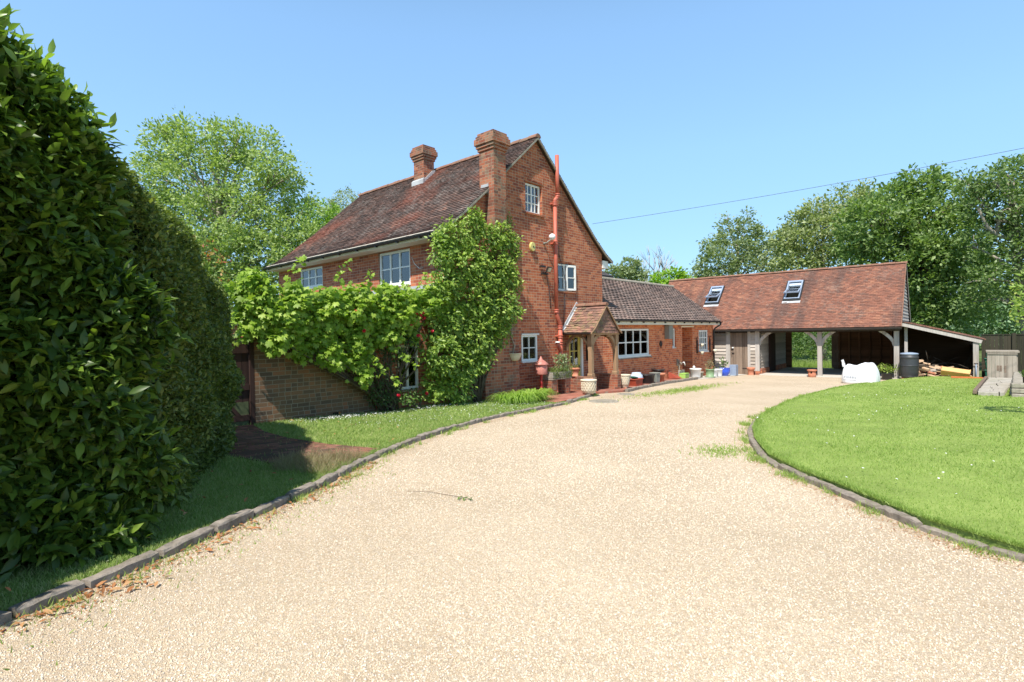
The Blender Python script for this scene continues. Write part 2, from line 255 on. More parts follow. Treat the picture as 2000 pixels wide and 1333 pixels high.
BL={'willow':[(-12.38,22.92,3.72,1.2),(-10.88,22.3,3.53,1.09),(-9.94,23.1,4.02,0.98),(-14.1,22.95,5.27,1.09),(-13.34,22.91,4.06,1.09),(-15.11,22.85,5.71,0.88),(-15.66,22.92,7.25,0.39),(-15.61,23.15,8.39,0.31),(-14.37,22.87,9.59,0.88),(-13.02,22.79,9.75,0.98),(-11.98,23.27,9.79,0.92),(-10.83,23.15,9.41,0.98),(-9.75,22.65,8.37,0.88),(-14.78,23.12,8.37,1.09),(-12.87,22.46,8.15,1.42),(-11.77,23.66,8.25,1.42),(-10.2,23.62,7.44,1.09),(-8.99,23.06,6.51,0.98),(-14.34,23.76,6.75,1.42),(-11.66,22.1,6.15,1.64),(-10.43,23.08,6.1,1.64),(-8.62,22.32,5.08,1.2),(-14.95,22.97,6.81,0.98),(-12.16,22.18,4.7,1.53),(-10.51,22.24,4.47,1.53),(-15.23,23.17,9.38,0.44),(-9.39,22.91,8.33,0.48),(-13.91,22.85,10.18,0.48),(-11.34,22.9,10.15,0.55)],'hazel':[(-9.73,27.15,7.52,0.87),(-9.03,27.33,7.03,0.87),(-10.08,26.76,6.17,1.03),(-9.43,27.08,6.09,0.9)],'birch':[(-9.89,32.63,9.54,0.79),(-10.13,32.16,8.39,0.97),(-10.93,32.39,9.19,0.43),(-9.3,32.26,8.61,0.55),(-10.64,32.33,7.27,0.91)],'rowan':[(8.71,39.8,6.28,0.69),(9.42,40.42,5.89,0.69),(8.2,39.78,5.53,0.69),(10.12,40.35,5.41,0.49),(7.54,40.06,5.95,0.38),(8.86,40.2,5.26,0.95)],'lime':[(8.68,31.29,4.46,0.44),(9.24,30.95,4.62,0.41),(9.91,31.21,4.43,0.38),(10.2,30.87,4.15,0.27),(8.15,30.86,4.19,0.32)],'alder':[(15.6,41.31,6.43,1.28),(16.07,42.4,7.97,0.8),(17.1,42.05,9.37,0.72),(18.57,42.39,9.41,0.88),(19.71,42.79,8.37,1.04),(17.34,42.17,7.71,1.52),(20.29,42.08,7.25,1.28),(14.92,41.53,5.76,0.88),(18.25,41.55,6.02,1.6),(15.46,42.05,4.93,1.2),(21.44,42.38,7.07,1.2),(17.01,42.28,10.33,0.36),(18.59,42.06,10.26,0.4)],'ash':[(20.67,38.63,8.76,1.01),(22.2,38.73,9.85,0.94),(23.65,38.68,10.36,1.08),(20.03,38.14,7.22,1.37),(21.46,37.48,7.63,1.63),(23.29,36.98,8.21,1.63),(20.26,37.92,5.75,1.45),(22.39,37.86,5.89,1.45),(25.13,38.16,10.21,1.08),(21.28,38.09,9.36,0.8),(25.15,38.18,10.94,0.65),(19.3,38.13,7.78,0.65)],'maple':[(20.08,30.07,7.22,1.48),(21.96,31.1,8.43,1.24),(23.15,31.1,9.29,1.06),(24.04,30.66,9.54,0.89),(24.52,30.43,8.37,1.33),(22.89,30.38,7.24,1.77),(21.78,30.87,6.48,1.77),(19.87,30.65,5.89,1.18),(22.76,29.85,5.15,2.07),(24.86,30.69,6.4,1.77),(23.77,30.07,3.74,2.07),(26.8,31.97,3.86,1.77),(24.05,31.96,3.3,1.48),(23.26,30.15,2.18,1.33),(25.99,31.38,2.03,1.33),(26.45,31.2,4.98,1.48),(19.82,31.48,6.62,0.74)],'oak':[(22.62,26.36,8.38,0.69),(22.97,25.63,8.41,0.69),(24.52,26.26,8.67,0.84),(25.66,26.53,8.42,1.24),(22.87,26.08,7.36,0.84),(23.79,25.74,7.14,0.89),(24.94,25.55,6.47,1.24),(23.44,26.32,6.04,0.69),(24.25,25.59,4.8,0.99),(22.51,25.55,3.73,0.84),(24.08,26.21,2.77,0.74),(25.76,26.66,3.41,0.99),(25.02,25.02,5.18,1.48),(26.35,26.1,7.31,1.24),(22.57,26.33,5.43,0.62),(22.38,26.12,2.67,0.62)],'far':[(43.71,49.37,2.05,1.43),(45.24,48.99,2.25,1.52),(47.53,49.93,3.19,1.9),(43.16,50.38,1.61,1.19),(49.52,49.78,2.68,2.14)],'acer':[(8.57,8.94,2.14,0.14),(8.71,9.06,1.89,0.15),(8.57,8.96,1.59,0.12),(8.85,9.02,1.8,0.34),(8.73,8.78,2.21,0.34)],'vine':[(-0.03,-0.28,1.74,0.22),(0.19,-0.41,1.5,0.19),(-0.14,-0.27,1.91,0.19),(-0.15,-0.24,1.63,0.12),(-0.02,-0.24,2.17,0.27),(0.26,-0.36,2.02,0.36),(0.73,-0.32,1.93,0.42),(1.25,-0.28,2.01,0.4),(1.75,-0.32,1.94,0.45),(2.34,-0.3,1.95,0.45),(2.84,-0.46,2.08,0.38),(3.56,-0.4,2.19,0.35),(4.09,-0.46,2.09,0.27),(0.85,-0.26,1.51,0.31),(1.18,-0.38,1.34,0.22),(1.75,-0.31,1.4,0.25),(1.31,-0.41,1.11,0.12),(1.8,-0.39,1.08,0.2),(1.88,-0.47,0.79,0.1),(2.45,-0.38,1.57,0.27),(3.13,-0.24,1.56,0.16),(0.51,-0.42,2.32,0.12),(-0.08,-0.39,2.38,0.17),(-0.19,-0.25,2.3,0.21),(1.78,-0.46,2.27,0.21),(2.48,-0.45,2.28,0.22),(4.6,-0.32,1.95,0.16),(0.3,-0.26,1.68,0.23),(3.79,-0.47,2.35,0.27),(0.73,-0.29,1.22,0.09)],'climber':[(4.09,-0.5,3.67,0.34),(4.95,-0.43,3.95,0.36),(5.75,-0.41,3.88,0.33),(3.72,-0.62,3.19,0.26),(4.5,-0.55,3.16,0.49),(5.45,-0.39,3.14,0.52),(5.87,-0.5,2.91,0.33),(3.91,-0.54,2.55,0.4),(4.85,-0.49,2.37,0.57),(5.63,-0.57,2.15,0.42),(4.11,-0.43,1.78,0.52),(4.87,-0.54,1.54,0.54),(5.61,-0.49,1.53,0.27),(3.66,-0.62,1.11,0.42),(4.44,-0.46,0.83,0.46),(4.87,-0.57,0.95,0.26),(3.69,-0.4,0.44,0.31),(4.16,-0.53,0.32,0.34),(6.18,-0.44,3.83,0.18),(6.21,-0.44,3.45,0.18),(6.26,-0.41,2.69,0.18),(6.02,-0.59,2.01,0.18),(4.76,-0.55,4.18,0.16),(3.79,-0.51,3.54,0.18)],'rose':[(2.54,-0.26,1.46,0.25),(2.66,-0.34,1.15,0.21),(2.4,-0.35,1.06,0.22),(2.36,-0.32,0.65,0.2),(2.52,-0.33,0.33,0.19),(2.36,-0.3,0.24,0.18),(2.74,-0.32,1.56,0.23),(2.17,-0.32,0.36,0.14),(3.04,-0.35,1.45,0.17)],'shrub':[(3.0,-0.37,0.23,0.15),(3.21,-0.35,0.24,0.11),(2.82,-0.35,0.19,0.11)],'gapbush':[]}
# ------------------------------------------------------------ builders
def tagp(o,label=None,cat=None,group=None,kind=None):
    for k,v in (('label',label),('category',cat),('group',group),('kind',kind)):
        if v: o[k]=v
    return o
def root(name,label,cat,loc=(0,0,0),rot=0,group=None):
    o=bpy.data.objects.new(name,None); C.objects.link(o); o.location=tuple(float(x) for x in loc); o.rotation_euler=(0,0,rot); o.empty_display_size=.2
    return tagp(o,label,cat,group)
def link(name,me,mats,parent=None):
    if not isinstance(mats,(list,tuple)): mats=[mats]
    for m in mats: me.materials.append(M[m] if isinstance(m,str) else m)
    o=bpy.data.objects.new(name,me); C.objects.link(o)
    if parent is not None: o.parent=parent
    return o
def boxuv(me):
    uv=me.uv_layers.new(name='UVMap'); d=uv.data
    for p in me.polygons:
        n=p.normal; ax,ay,az=abs(n.x),abs(n.y),abs(n.z)
        for li in p.loop_indices:
            c=me.vertices[me.loops[li].vertex_index].co
            if az>=ax and az>=ay: d[li].uv=(c.x,c.y)
            elif ay>=ax: d[li].uv=(c.x,c.z)
            else: d[li].uv=(c.y,c.z)
class MB:
    def __init__(s): s.v=[]; s.f=[]; s.mi=[]; s.sm=[]
    def add(s,vs,fs,mi=0,sm=False):
        b=len(s.v); s.v+= [tuple(float(c) for c in v) for v in vs]; s.f+=[tuple(b+i for i in f) for f in fs]; s.mi+=[mi]*len(fs); s.sm+=[sm]*len(fs); return s
    def box(s,x0,y0,z0,x1,y1,z1,mi=0):
        if x0>x1:x0,x1=x1,x0
        if y0>y1:y0,y1=y1,y0
        if z0>z1:z0,z1=z1,z0
        v=[(x0,y0,z0),(x1,y0,z0),(x1,y1,z0),(x0,y1,z0),(x0,y0,z1),(x1,y0,z1),(x1,y1,z1),(x0,y1,z1)]
        return s.add(v,[(0,3,2,1),(4,5,6,7),(0,1,5,4),(1,2,6,5),(2,3,7,6),(3,0,4,7)],mi)
    def obox(s,c,size,M3,mi=0):
        vs=[]
        for k in (-1,1):
            for j in (-1,1):
                for i in (-1,1):
                    vs.append(Vector(c)+M3@Vector((i*size[0]/2,j*size[1]/2,k*size[2]/2)))
        return s.add(vs,[(0,2,3,1),(4,5,7,6),(0,1,5,4),(1,3,7,5),(3,2,6,7),(2,0,4,6)],mi)
    def beam(s,a,b,w,h,mi=0,up=(0,0,1)):
        a=Vector(a);b=Vector(b);d=(b-a);L=d.length;d.normalize();u=Vector(up);x=d.cross(u)
        if x.length<1e-4: x=Vector((1,0,0))
        x.normalize();u=x.cross(d).normalized()
        M3=Matrix((d,x,u)).transposed(); return s.obox((a+b)/2,(L,w,h),M3,mi)
    def quad(s,*p,mi=0): return s.add(p,[tuple(range(len(p)))],mi)
    def prism(s,poly,y0,y1,mi=0,axis='y'):
        # poly in (x,z) extruded in y ; axis 'x': poly in (y,z) extruded in x
        n=len(poly)
        if axis=='y': v=[(x,y0,z) for x,z in poly]+[(x,y1,z) for x,z in poly]
        elif axis=='x': v=[(y0,x,z) for x,z in poly]+[(y1,x,z) for x,z in poly]
        else: v=[(x,z,y0) for x,z in poly]+[(x,z,y1) for x,z in poly]
        f=[tuple(range(n)),tuple(range(2*n-1,n-1,-1))]+[(i,i+n,(i+1)%n+n,(i+1)%n) for i in range(n)]
        return s.add(v,f,mi)
    def tube(s,pts,r,n=10,mi=0,cap=True):
        pts=[Vector(p) for p in pts]; rs=r if isinstance(r,(list,tuple)) else [r]*len(pts)
        vs=[];x=None
        for i,p in enumerate(pts):
            d=(pts[min(i+1,len(pts)-1)]-pts[max(i-1,0)]).normalized()
            if x is None:
                x=d.orthogonal().normalized()
            x=(x-d*x.dot(d)); x=x.normalized() if x.length>1e-6 else d.orthogonal().normalized(); y=d.cross(x)
            for k in range(n):
                a=2*math.pi*k/n; vs.append(p+(x*math.cos(a)+y*math.sin(a))*rs[i])
        fs=[(i*n+k,i*n+(k+1)%n,(i+1)*n+(k+1)%n,(i+1)*n+k) for i in range(len(pts)-1) for k in range(n)]
        if cap: fs+= [tuple(range(n-1,-1,-1)),tuple((len(pts)-1)*n+k for k in range(n))]
        return s.add(vs,fs,mi,True)
    def lathe(s,prof,n=24,c=(0,0,0),mi=0,sq=1.0):
        vs=[(c[0]+r*math.cos(2*math.pi*k/n),c[1]+r*sq*math.sin(2*math.pi*k/n),c[2]+z) for r,z in prof for k in range(n)]
        fs=[(i*n+k,i*n+(k+1)%n,(i+1)*n+(k+1)%n,(i+1)*n+k) for i in range(len(prof)-1) for k in range(n)]
        fs+=[tuple(range(n-1,-1,-1)),tuple((len(prof)-1)*n+k for k in range(n))]
        return s.add(vs,fs,mi,True)
    def wall(s,axis,c,u0,u1,z0,z1,holes=(),depth=.12,top=None,brks=(),mi=0,out=-1,back=None):
        # vertical wall sheet with rectangular holes and reveals. axis 'y': plane y=c spanned by x ; axis 'x': plane x=c spanned by y. out=direction the wall faces
        us=sorted({u0,u1,*[h[i] for h in holes for i in (0,1)],*brks}); zs=sorted({z0,z1,*[h[i] for h in holes for i in (2,3)]})
        us=[u for u in us if u0-1e-6<=u<=u1+1e-6]
        P=(lambda u,z,d=0:(u,c-out*d,z)) if axis=='y' else (lambda u,z,d=0:(c-out*d,u,z))
        fl=(axis=='y')==(out<0)
        for i in range(len(us)-1):
            for j in range(len(zs)-1):
                a,b,e,f=us[i],us[i+1],zs[j],zs[j+1]; mu,mz=(a+b)/2,(e+f)/2
                if any(h[0]<mu<h[1] and h[2]<mz<h[3] for h in holes): continue
                poly=[(a,e),(b,e),(b,f),(a,f)]
                if top:
                    ta,tb=top(a+1e-6),top(b-1e-6); g=lambda u:ta+(tb-ta)*(u-a)/(b-a)
                    o=[]
                    for k in range(len(poly)):
                        p,q=poly[k],poly[(k+1)%len(poly)]; ip,iq=p[1]<=g(p[0])+1e-9,q[1]<=g(q[0])+1e-9
                        if ip:o.append(p)
                        if ip!=iq:
                            dp,dq=g(p[0])-p[1],g(q[0])-q[1]; tt=dp/(dp-dq); o.append((p[0]+(q[0]-p[0])*tt,p[1]+(q[1]-p[1])*tt))
                    poly=o
                if len(poly)<3: continue
                v=[P(u,z) for u,z in poly]
                if not fl: v=v[::-1]
                s.add(v,[tuple(range(len(v)))],mi)
        for h in holes:
            a,b,e,f=h[:4]; d=h[4] if len(h)>4 else depth
            for q in ([P(a,e),P(a,f),P(a,f,d),P(a,e,d)],[P(b,f),P(b,e),P(b,e,d),P(b,f,d)],[P(a,f),P(b,f),P(b,f,d),P(a,f,d)],[P(b,e),P(a,e),P(a,e,d),P(b,e,d)]):
                s.add(q,[(0,1,2,3)],mi)
        return s
    def build(s,name,mats,parent=None,label=None,bevel=0,uv=True):
        me=bpy.data.meshes.new(name); me.from_pydata(s.v,[],s.f); me.update()
        for p,mi,sm in zip(me.polygons,s.mi,s.sm): p.material_index=mi; p.use_smooth=sm
        if uv: boxuv(me)
        o=link(name,me,mats,parent)
        if label: o['label']=label
        if bevel:
            b=o.modifiers.new('bevel','BEVEL'); b.width=bevel; b.segments=2; b.limit_method='ANGLE'; b.angle_limit=rad(50)
        return o
def npmesh(name,V_,F_,mats,parent=None,smooth=False):
    V_=np.asarray(V_,dtype=np.float32); F_=np.asarray(F_,dtype=np.int32); k=F_.shape[1]; me=bpy.data.meshes.new(name)
    me.vertices.add(len(V_)); me.vertices.foreach_set('co',V_.ravel()); me.loops.add(F_.size); me.loops.foreach_set('vertex_index',F_.ravel())
    me.polygons.add(len(F_)); me.polygons.foreach_set('loop_start',np.arange(0,F_.size,k,dtype=np.int32))
    me.update(calc_edges=True)
    if smooth: me.polygons.foreach_set('use_smooth',np.ones(len(F_),bool))
    return link(name,me,mats,parent)
TPL={
 'diamond':(np.array([(0,0,0),(-.27,.45,.07),(0,1,-.06),(.27,.45,.07)]),np.array([(0,2,1),(0,3,2)])),
 'laurel':(np.array([(0,0,0),(-.16,.3,.05),(-.17,.62,.03),(0,1,-.14),(.17,.62,.03),(.16,.3,.05),(0,.3,0),(0,.64,-.03)]),np.array([(0,6,1),(1,6,7),(1,7,2),(2,7,3),(3,7,4),(4,7,6),(4,6,5),(5,6,0)])),
 'blade':(np.array([(-.5,0,0),(.5,0,0),(.35,.55,.04),(-.35,.55,.04),(0,1,.22)]),np.array([(0,1,2),(0,2,3),(3,2,4)])),
 'vine':(np.array([(0,.08,0),(-.28,-.06,-.05),(-.52,.22,-.08),(-.33,.36,.02),(-.42,.72,-.06),(-.15,.68,.03),(0,1,-.12),(.15,.68,.03),(.42,.72,-.06),(.33,.36,.02),(.52,.22,-.08),(.28,-.06,-.05),(0,.4,.05)]),np.array([(12,i,i+1) if i<11 else (12,11,0) for i in range(0,12)])),
 'petal':(np.array([(-.5,-.5,0),(.5,-.5,0),(.5,.5,0),(-.5,.5,0)]),np.array([(0,1,2),(0,2,3)])),
}
def unit(a): return a/np.maximum(np.linalg.norm(a,axis=1,keepdims=True),1e-9)
def leaves(name,P,D,N,size,tpl,mat,parent=None,wid=None):
    T,Fc=TPL[tpl]; n=len(P); D=unit(D); X=unit(np.cross(D,N)); N=np.cross(X,D)
    L=np.asarray(size).reshape(-1,1,1)*np.ones((n,1,1)); Wd=L if wid is None else np.asarray(wid).reshape(-1,1,1)*np.ones((n,1,1))
    t=T[None]; Vv=P[:,None,:]+X[:,None,:]*t[:,:,0:1]*Wd+D[:,None,:]*t[:,:,1:2]*L+N[:,None,:]*t[:,:,2:3]*L
    Ff=(Fc[None]+(np.arange(n)*len(T))[:,None,None]).reshape(-1,3)
    return npmesh(name,Vv.reshape(-1,3),Ff,mat,parent)
def rdir(n): return unit(RNG.normal(size=(n,3)))
def crown(parent,blobs,mat,lsize,n_per,clump=.35,tpl='diamond',up=.5,flat=1,name='crown',shell=.55,lpc=26,droop=0):
    """leaf clumps through the volume of each blob; blobs are (x,y,z,r) in world coordinates"""
    PP=[];DD=[]
    for x,y,z,r in blobs:
        nc=max(3,int(n_per*r*r)); d=rdir(nc); rr=r*(shell+(1.08-shell)*RNG.uniform(0,1,(nc,1))**.6); c=np.array([x,y,z])+d*rr*np.array([1,1,flat])
        keep=(RNG.uniform(size=nc)<(.55+.45*d[:,2]*.5+.25)); c=c[keep]; d=d[keep]; nc=len(c)
        cs=clump*RNG.uniform(.6,1.3,(nc,1,1)); pts=c[:,None,:]+RNG.normal(size=(nc,lpc,3))*cs*np.array([.55,.55,.38])
        out=(pts-c[:,None,:])*1.2+d[:,None,:]*.25; PP.append(pts.reshape(-1,3)); DD.append(out.reshape(-1,3))
    P=np.concatenate(PP); D=unit(np.concatenate(DD))+rdir(len(P))*.8; D[:,2]-=droop; N=rdir(len(P))*.8; N[:,2]+=up
    loc=np.array(parent.location) if parent is not None else 0
    return leaves(name,P-loc,D,N,lsize*RNG.uniform(.6,1.35,len(P)),tpl,mat,parent)
def tree(name,label,cat,base,blobs,mat,lsize,n_per,trunk_r=.2,barkm='bark',group=None,clump=.35,limbs=1,gap_r=1,**kw):
    rt=root(name,label,cat,base,0,group); b=MB(); base=Vector(base)
    cx=np.mean([q[0] for q in blobs]); cy=np.mean([q[1] for q in blobs]); zt=max(q[2] for q in blobs); zl=min(q[2] for q in blobs)
    fork=Vector((base.x*.6+cx*.4,base.y*.6+cy*.4,base.z+(zl-base.z)*.6+.4)); rr=random.Random(len(name)+len(blobs))
    top=Vector((cx,cy,zt-.3)); pts=[base-base,(fork-base)*.5+Vector((rr.uniform(-.1,.1),rr.uniform(-.1,.1),0)),fork-base]
    b.tube([p for p in pts]+[(fork+(top-fork)*.55)-base,top-base],[trunk_r,trunk_r*.85,trunk_r*.75,trunk_r*.4,trunk_r*.1],9)
    for q in blobs:
        e=Vector(q[:3])-base; f0=(fork-base).lerp(top-base,max(0,min(.8,(e.z-(fork-base).z)/max(.1,(top-fork).length)*.6)))
        m=f0.lerp(e,.5)+Vector((rr.uniform(-.3,.3),rr.uniform(-.3,.3),rr.uniform(.0,.35)))
        b.tube([f0,f0.lerp(m,.5)+Vector((0,0,.05)),m,e],[trunk_r*.35,trunk_r*.28,trunk_r*.2,trunk_r*.08],6)
        for _ in range(3):
            d=Vector((rr.uniform(-1,1),rr.uniform(-1,1),rr.uniform(-.3,1))).normalized()*q[3]*.95; b.tube([m.lerp(e,.6),e.lerp(e+d,.5),e+d],[trunk_r*.12,trunk_r*.07,.008],4)
    b.build('trunk',barkm,rt,uv=False)
    crown(rt,blobs,mat,lsize,n_per,clump,**kw); return rt
def tiles(name,mat,parent,S,u0,u1,dmax,gauge=.1,tw=.165,thick=.014,axis='y',nseg=1,camber=.004,skip=(),jit=1.0,seed=3,gapw=.004):
    """overlapping tiles. S(d)->(a,z,na,nz): position and normal in the section plane at distance d up the slope."""
    rg=np.random.RandomState(seed); V_=[];F_=[]; nb=0
    nd=int(math.ceil(dmax/gauge)); nu=int(math.ceil((u1-u0)/tw))
    for i in range(nd):
        d0=i*gauge; d1=min(d0+gauge*1.12,dmax); off=(i%2)*.5
        for j in range(-1,nu+1):
            a=u0+(j+off)*tw; b=a+tw; a=max(a,u0); b=min(b,u1)
            if b-a<.02: continue
            if any(s_[0]<(a+b)/2<s_[1] and s_[2]<d0+gauge/2<s_[3] for s_ in skip): continue
            a+=gapw/2; b-=gapw/2
            ld=d0+rg.normal()*.004*jit; lift=abs(rg.normal())*.004*jit; tl=rg.normal()*.003*jit; dd=d0 if ld<0 else ld
            pb=S(max(ld,0)); pt=S(d1)
            for k in range(nseg+1):
                f=k/nseg; uu=a+(b-a)*f; cam_=camber*(1-(2*f-1)**2)+tl*(2*f-1)
                for (p,h) in ((pb,thick+lift+cam_),(pb,-.012),(pt,.002+cam_*.5)):
                    x=p[0]+p[2]*h; z=p[1]+p[3]*h; V_.append((x,uu,z) if axis=='y' else (uu,x,z))
            for k in range(nseg):
                o=nb+k*3; F_.append((o,o+3,o+5,o+2)); F_.append((o+1,o+4,o+3,o))
            # sides
            e=nb+nseg*3; F_.append((nb,nb+2,nb+1,nb+1)); F_.append((e,e+1,e+2,e+2)); nb+=(nseg+1)*3
    F_=np.array(F_); tri=F_[:,2]==F_[:,3]; me=bpy.data.meshes.new(name)
    me.from_pydata(V_,[],[tuple(f[:3]) if t else tuple(f) for f,t in zip(F_.tolist(),tri)]); me.update()
    return link(name,me,mat,parent)
def seg_profile(pts):
    """pts from eave to ridge (a,z). returns S(d), total"""
    P=[np.array(p,float) for p in pts]; L=[0]
    for p,q in zip(P,P[1:]): L.append(L[-1]+np.linalg.norm(q-p))
    sg=-1 if P[-1][0]>P[0][0] else 1
    def S(d):
        d=min(max(d,0),L[-1]-1e-6)
        for i in range(len(P)-1):
            if d<=L[i+1]: break
        t=(P[i+1]-P[i])/(L[i+1]-L[i]); q=P[i]+t*(d-L[i]); return (q[0],q[1],(-t[1] if sg<0 else t[1]),abs(t[0]))
    return S,L[-1]
def window(parent,axis,c,u0,u1,z0,z1,cols,rows,out=-1,fw=.05,bar=.022,mull=(),name='window',fd=.06,mat='white',sill=True,curtain=None,open_=None,label=None,sillw=.05,sillmat=None,rowz=None,dark=True,cont=None,header=False):
    """framed window. c = plane of the frame's front face; out = side it faces; mull = column indices after which a thick mullion stands"""
    def B(b,ua,ub,za,zb,d0,d1,mi=0):
        if axis=='y': b.box(ua,c-out*d0,za,ub,c-out*d1,zb,mi)
        else: b.box(c-out*d0,ua,za,c-out*d1,ub,zb,mi)
    b=MB(); B(b,u0,u0+fw,z0,z1,0,fd);B(b,u1-fw,u1,z0,z1,0,fd);B(b,u0+fw,u1-fw,z0,z0+fw,.001,fd);B(b,u0+fw,u1-fw,z1-fw,z1,.001,fd)
    iw=(u1-u0-2*fw)/cols
    for i in range(1,cols):
        x=u0+fw+iw*i; h=(fw*.8 if i in mull else bar)/2; B(b,x-h,x+h,z0+fw,z1-fw,.004 if i in mull else .012,fd-.01)
    zz=rowz or [z0+fw+(z1-z0-2*fw)*j/rows for j in range(1,rows)]
    for z in zz: B(b,u0+fw,u1-fw,z-bar/2,z+bar/2,.014,fd-.012)
    if header: B(b,u0-.02,u1+.05,z1,z1+.035,-.04,fd)
    wo=b.build(name,mat,parent,label)
    g=MB(); B(g,u0+fw,u1-fw,z0+fw,z1-fw,.03,.034); g.build('pane','glass',wo,uv=False)
    if sill:
        s_=MB(); B(s_,u0-.03,u1+.05,z0-.045,z0,-sillw,fd); s_.build('sill',sillmat or mat,wo)
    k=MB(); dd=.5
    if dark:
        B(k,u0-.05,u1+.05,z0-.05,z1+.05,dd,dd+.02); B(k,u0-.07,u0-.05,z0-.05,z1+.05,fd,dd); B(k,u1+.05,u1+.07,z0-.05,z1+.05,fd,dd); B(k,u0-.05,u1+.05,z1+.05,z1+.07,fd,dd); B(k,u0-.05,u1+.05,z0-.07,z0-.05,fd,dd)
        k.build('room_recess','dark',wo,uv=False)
    if curtain:
        q=MB()
        for (ua,ub,m_) in curtain:
            n=max(2,int((ub-ua)/.03)); 
            for i in range(n):
                x0=ua+(ub-ua)*i/n; x1=ua+(ub-ua)*(i+1)/n; d0=.10+.012*(i%2); d1=.10+.012*((i+1)%2)
                pts=[(x0,d0,z0),(x1,d1,z0),(x1,d1,z1),(x0,d0,z1)]
                q.add([(u,c-out*d,z) if axis=='y' else (c-out*d,u,z) for u,d,z in pts],[(0,1,2,3)])
        q.build('curtain',curtain[0][2],wo,uv=False)
    return wo
# ============================================================ GROUND, DRIVE, LAWNS
def sheet(name,poly,dz,mat,skirt=.25,res=.8,zf=None,kind='structure',uvw=False):
    """polygon in (s,t) laid on the sloping ground"""
    import mathutils.geometry as G
    zf=zf or (lambda s,t:gz_s(s)+dz)
    pts=[]; n=len(poly)
    for i in range(n):
        a,b=np.array(poly[i]),np.array(poly[(i+1)%n]); k=max(1,int(np.linalg.norm(b-a)/res)); pts+= [tuple(a+(b-a)*j/k) for j in range(k)]
    xs=[p[0] for p in pts]; ys=[p[1] for p in pts]; inner=[]
    def inside(x,y):
        c=False;j=len(pts)-1
        for i in range(len(pts)):
            if (pts[i][1]>y)!=(pts[j][1]>y) and x<(pts[j][0]-pts[i][0])*(y-pts[i][1])/(pts[j][1]-pts[i][1])+pts[i][0]: c=not c
            j=i
        return c
    g=res*1.5
    for x in np.arange(min(xs)+g*.3,max(xs),g):
        for y in np.arange(min(ys)+g*.3,max(ys),g):
            if inside(x,y) and min((x-p[0])**2+(y-p[1])**2 for p in pts)>(g*.35)**2: inner.append((x,y))
    allp=pts+inner; r=G.delaunay_2d_cdt([Vector(p) for p in allp],[],[list(range(len(pts)))],1,1e-4)
    vv=[tuple(W(p.x,p.y,0)[:2])+(float(zf(p.x,p.y)),) for p in r[0]]; ff=[tuple(f) for f in r[2]]
    if skirt:
        nb=len(vv); m=len(pts)
        vv+= [tuple(W(p[0],p[1],0)[:2])+(float(zf(*p)),) for p in pts]+[tuple(W(p[0],p[1],0)[:2])+(float(zf(*p))-skirt,) for p in pts]
        ff+=[(nb+i,nb+(i+1)%m,nb+m+(i+1)%m,nb+m+i) for i in range(m)]
    me=bpy.data.meshes.new(name); me.from_pydata(vv,[],ff); me.update()
    uv=me.uv_layers.new(name='UVMap')
    for p in me.polygons:
        p.use_smooth=False
        for li in p.loop_indices:
            c=me.vertices[me.loops[li].vertex_index].co; s_,t_=st(c); uv.data[li].uv=(s_,t_)
    o=link(name,me,mat); tagp(o,kind=kind) if kind else None
    return o
# ground reaching the horizon
N=60; gs=np.concatenate([-np.geomspace(900,20,14),np.linspace(-15,35,26),np.geomspace(45,900,14)]); vv=[];ff=[]
for a in gs:
    for b in gs: p=W(a,b,0); vv.append((p[0],p[1],float(gz_s(a))-.03))
n=len(gs); ff=[(i*n+j,(i+1)*n+j,(i+1)*n+j+1,i*n+j+1) for i in range(n-1) for j in range(n-1)]
me=bpy.data.meshes.new('ground'); me.from_pydata(vv,[],ff); me.update(); tagp(link('ground',me,'ground'),kind='structure')
KL=[(-4.6,-6.1),(-3.58,-5.67),(-3.05,-5.45),(-2.3,-5.06),(-1.65,-4.7),(-1.09,-4.40),(-.44,-3.93),(.68,-3.3),(2.0,-2.77),(3.4,-2.36),(5.01,-2.15),(6.4,-1.92),(7.6,-1.55),(8.75,-1.12)]
KP=[(9.95,-1.42),(11.25,-1.15),(13.77,-.80),(16.75,-.63)]
KR=[(.6,-11.2),(.78,-10.2),(.94,-9.56),(1.08,-9.3),(1.25,-9.0),(1.64,-8.62),(2.03,-8.23),(2.41,-7.81),(3.03,-7.33),(4.03,-6.86),(5.03,-6.50),(6.61,-6.12),(9.03,-5.83),(12.07,-5.72),(15.4,-5.83),(17.5,-6.15)]
sheet('driveway',[(-9,-22),(1.5,-22),(10,-12),(22.0,-9.5),(21.8,1.2),(12,.3),(8,.2),(4,-.3),(-9,-3)],0,'gravel',0,1.2)
def lawn_z(s,t):
    d=min(math.hypot(s-p[0],t-p[1]) for p in KR); f=min(1,max(0,(d-.3)/6)); f=f*f*(3-2*f)
    return gz_s(s)+.085+.13*f+.012*math.sin(s*1.3)*math.sin(t*1.7)*min(1,d)
RL=[(p[0]+.045,p[1]-.035) for p in KR]+[(19.6,-6.55),(20.2,-6.9),(21.2,-7.3),(22.2,-8.2),(21.6,-9.3),(17.3,-9.6),(17.1,-13),(14,-22),(4,-22)]
sheet('lawn',RL,0,'turf',.3,.8,zf=lawn_z)
VERGE=[(p[0]-.02,p[1]+.045) for p in KL[:12]]+[(6.3,-1.2),(5.6,-.1),(-.05,-.02),(-.97,-.02),(-1.3,-.9),(-2.6,-3.0),(-5.4,-5.6)]
verge_z=lambda s,t:gz_s(s)+.035+.012*math.sin(s*2.1+t)
sheet('grass_verge',VERGE,0,'turf',.2,.6,zf=verge_z)
PATH=[(-.97,-.05),(-.05,-.05),(-.20,-.9),(-.22,-1.7),(-.10,-2.6),(.18,-3.42),(-.35,-3.82),(-.85,-3.75),(-1.15,-3.3),(-1.35,-2.3)]
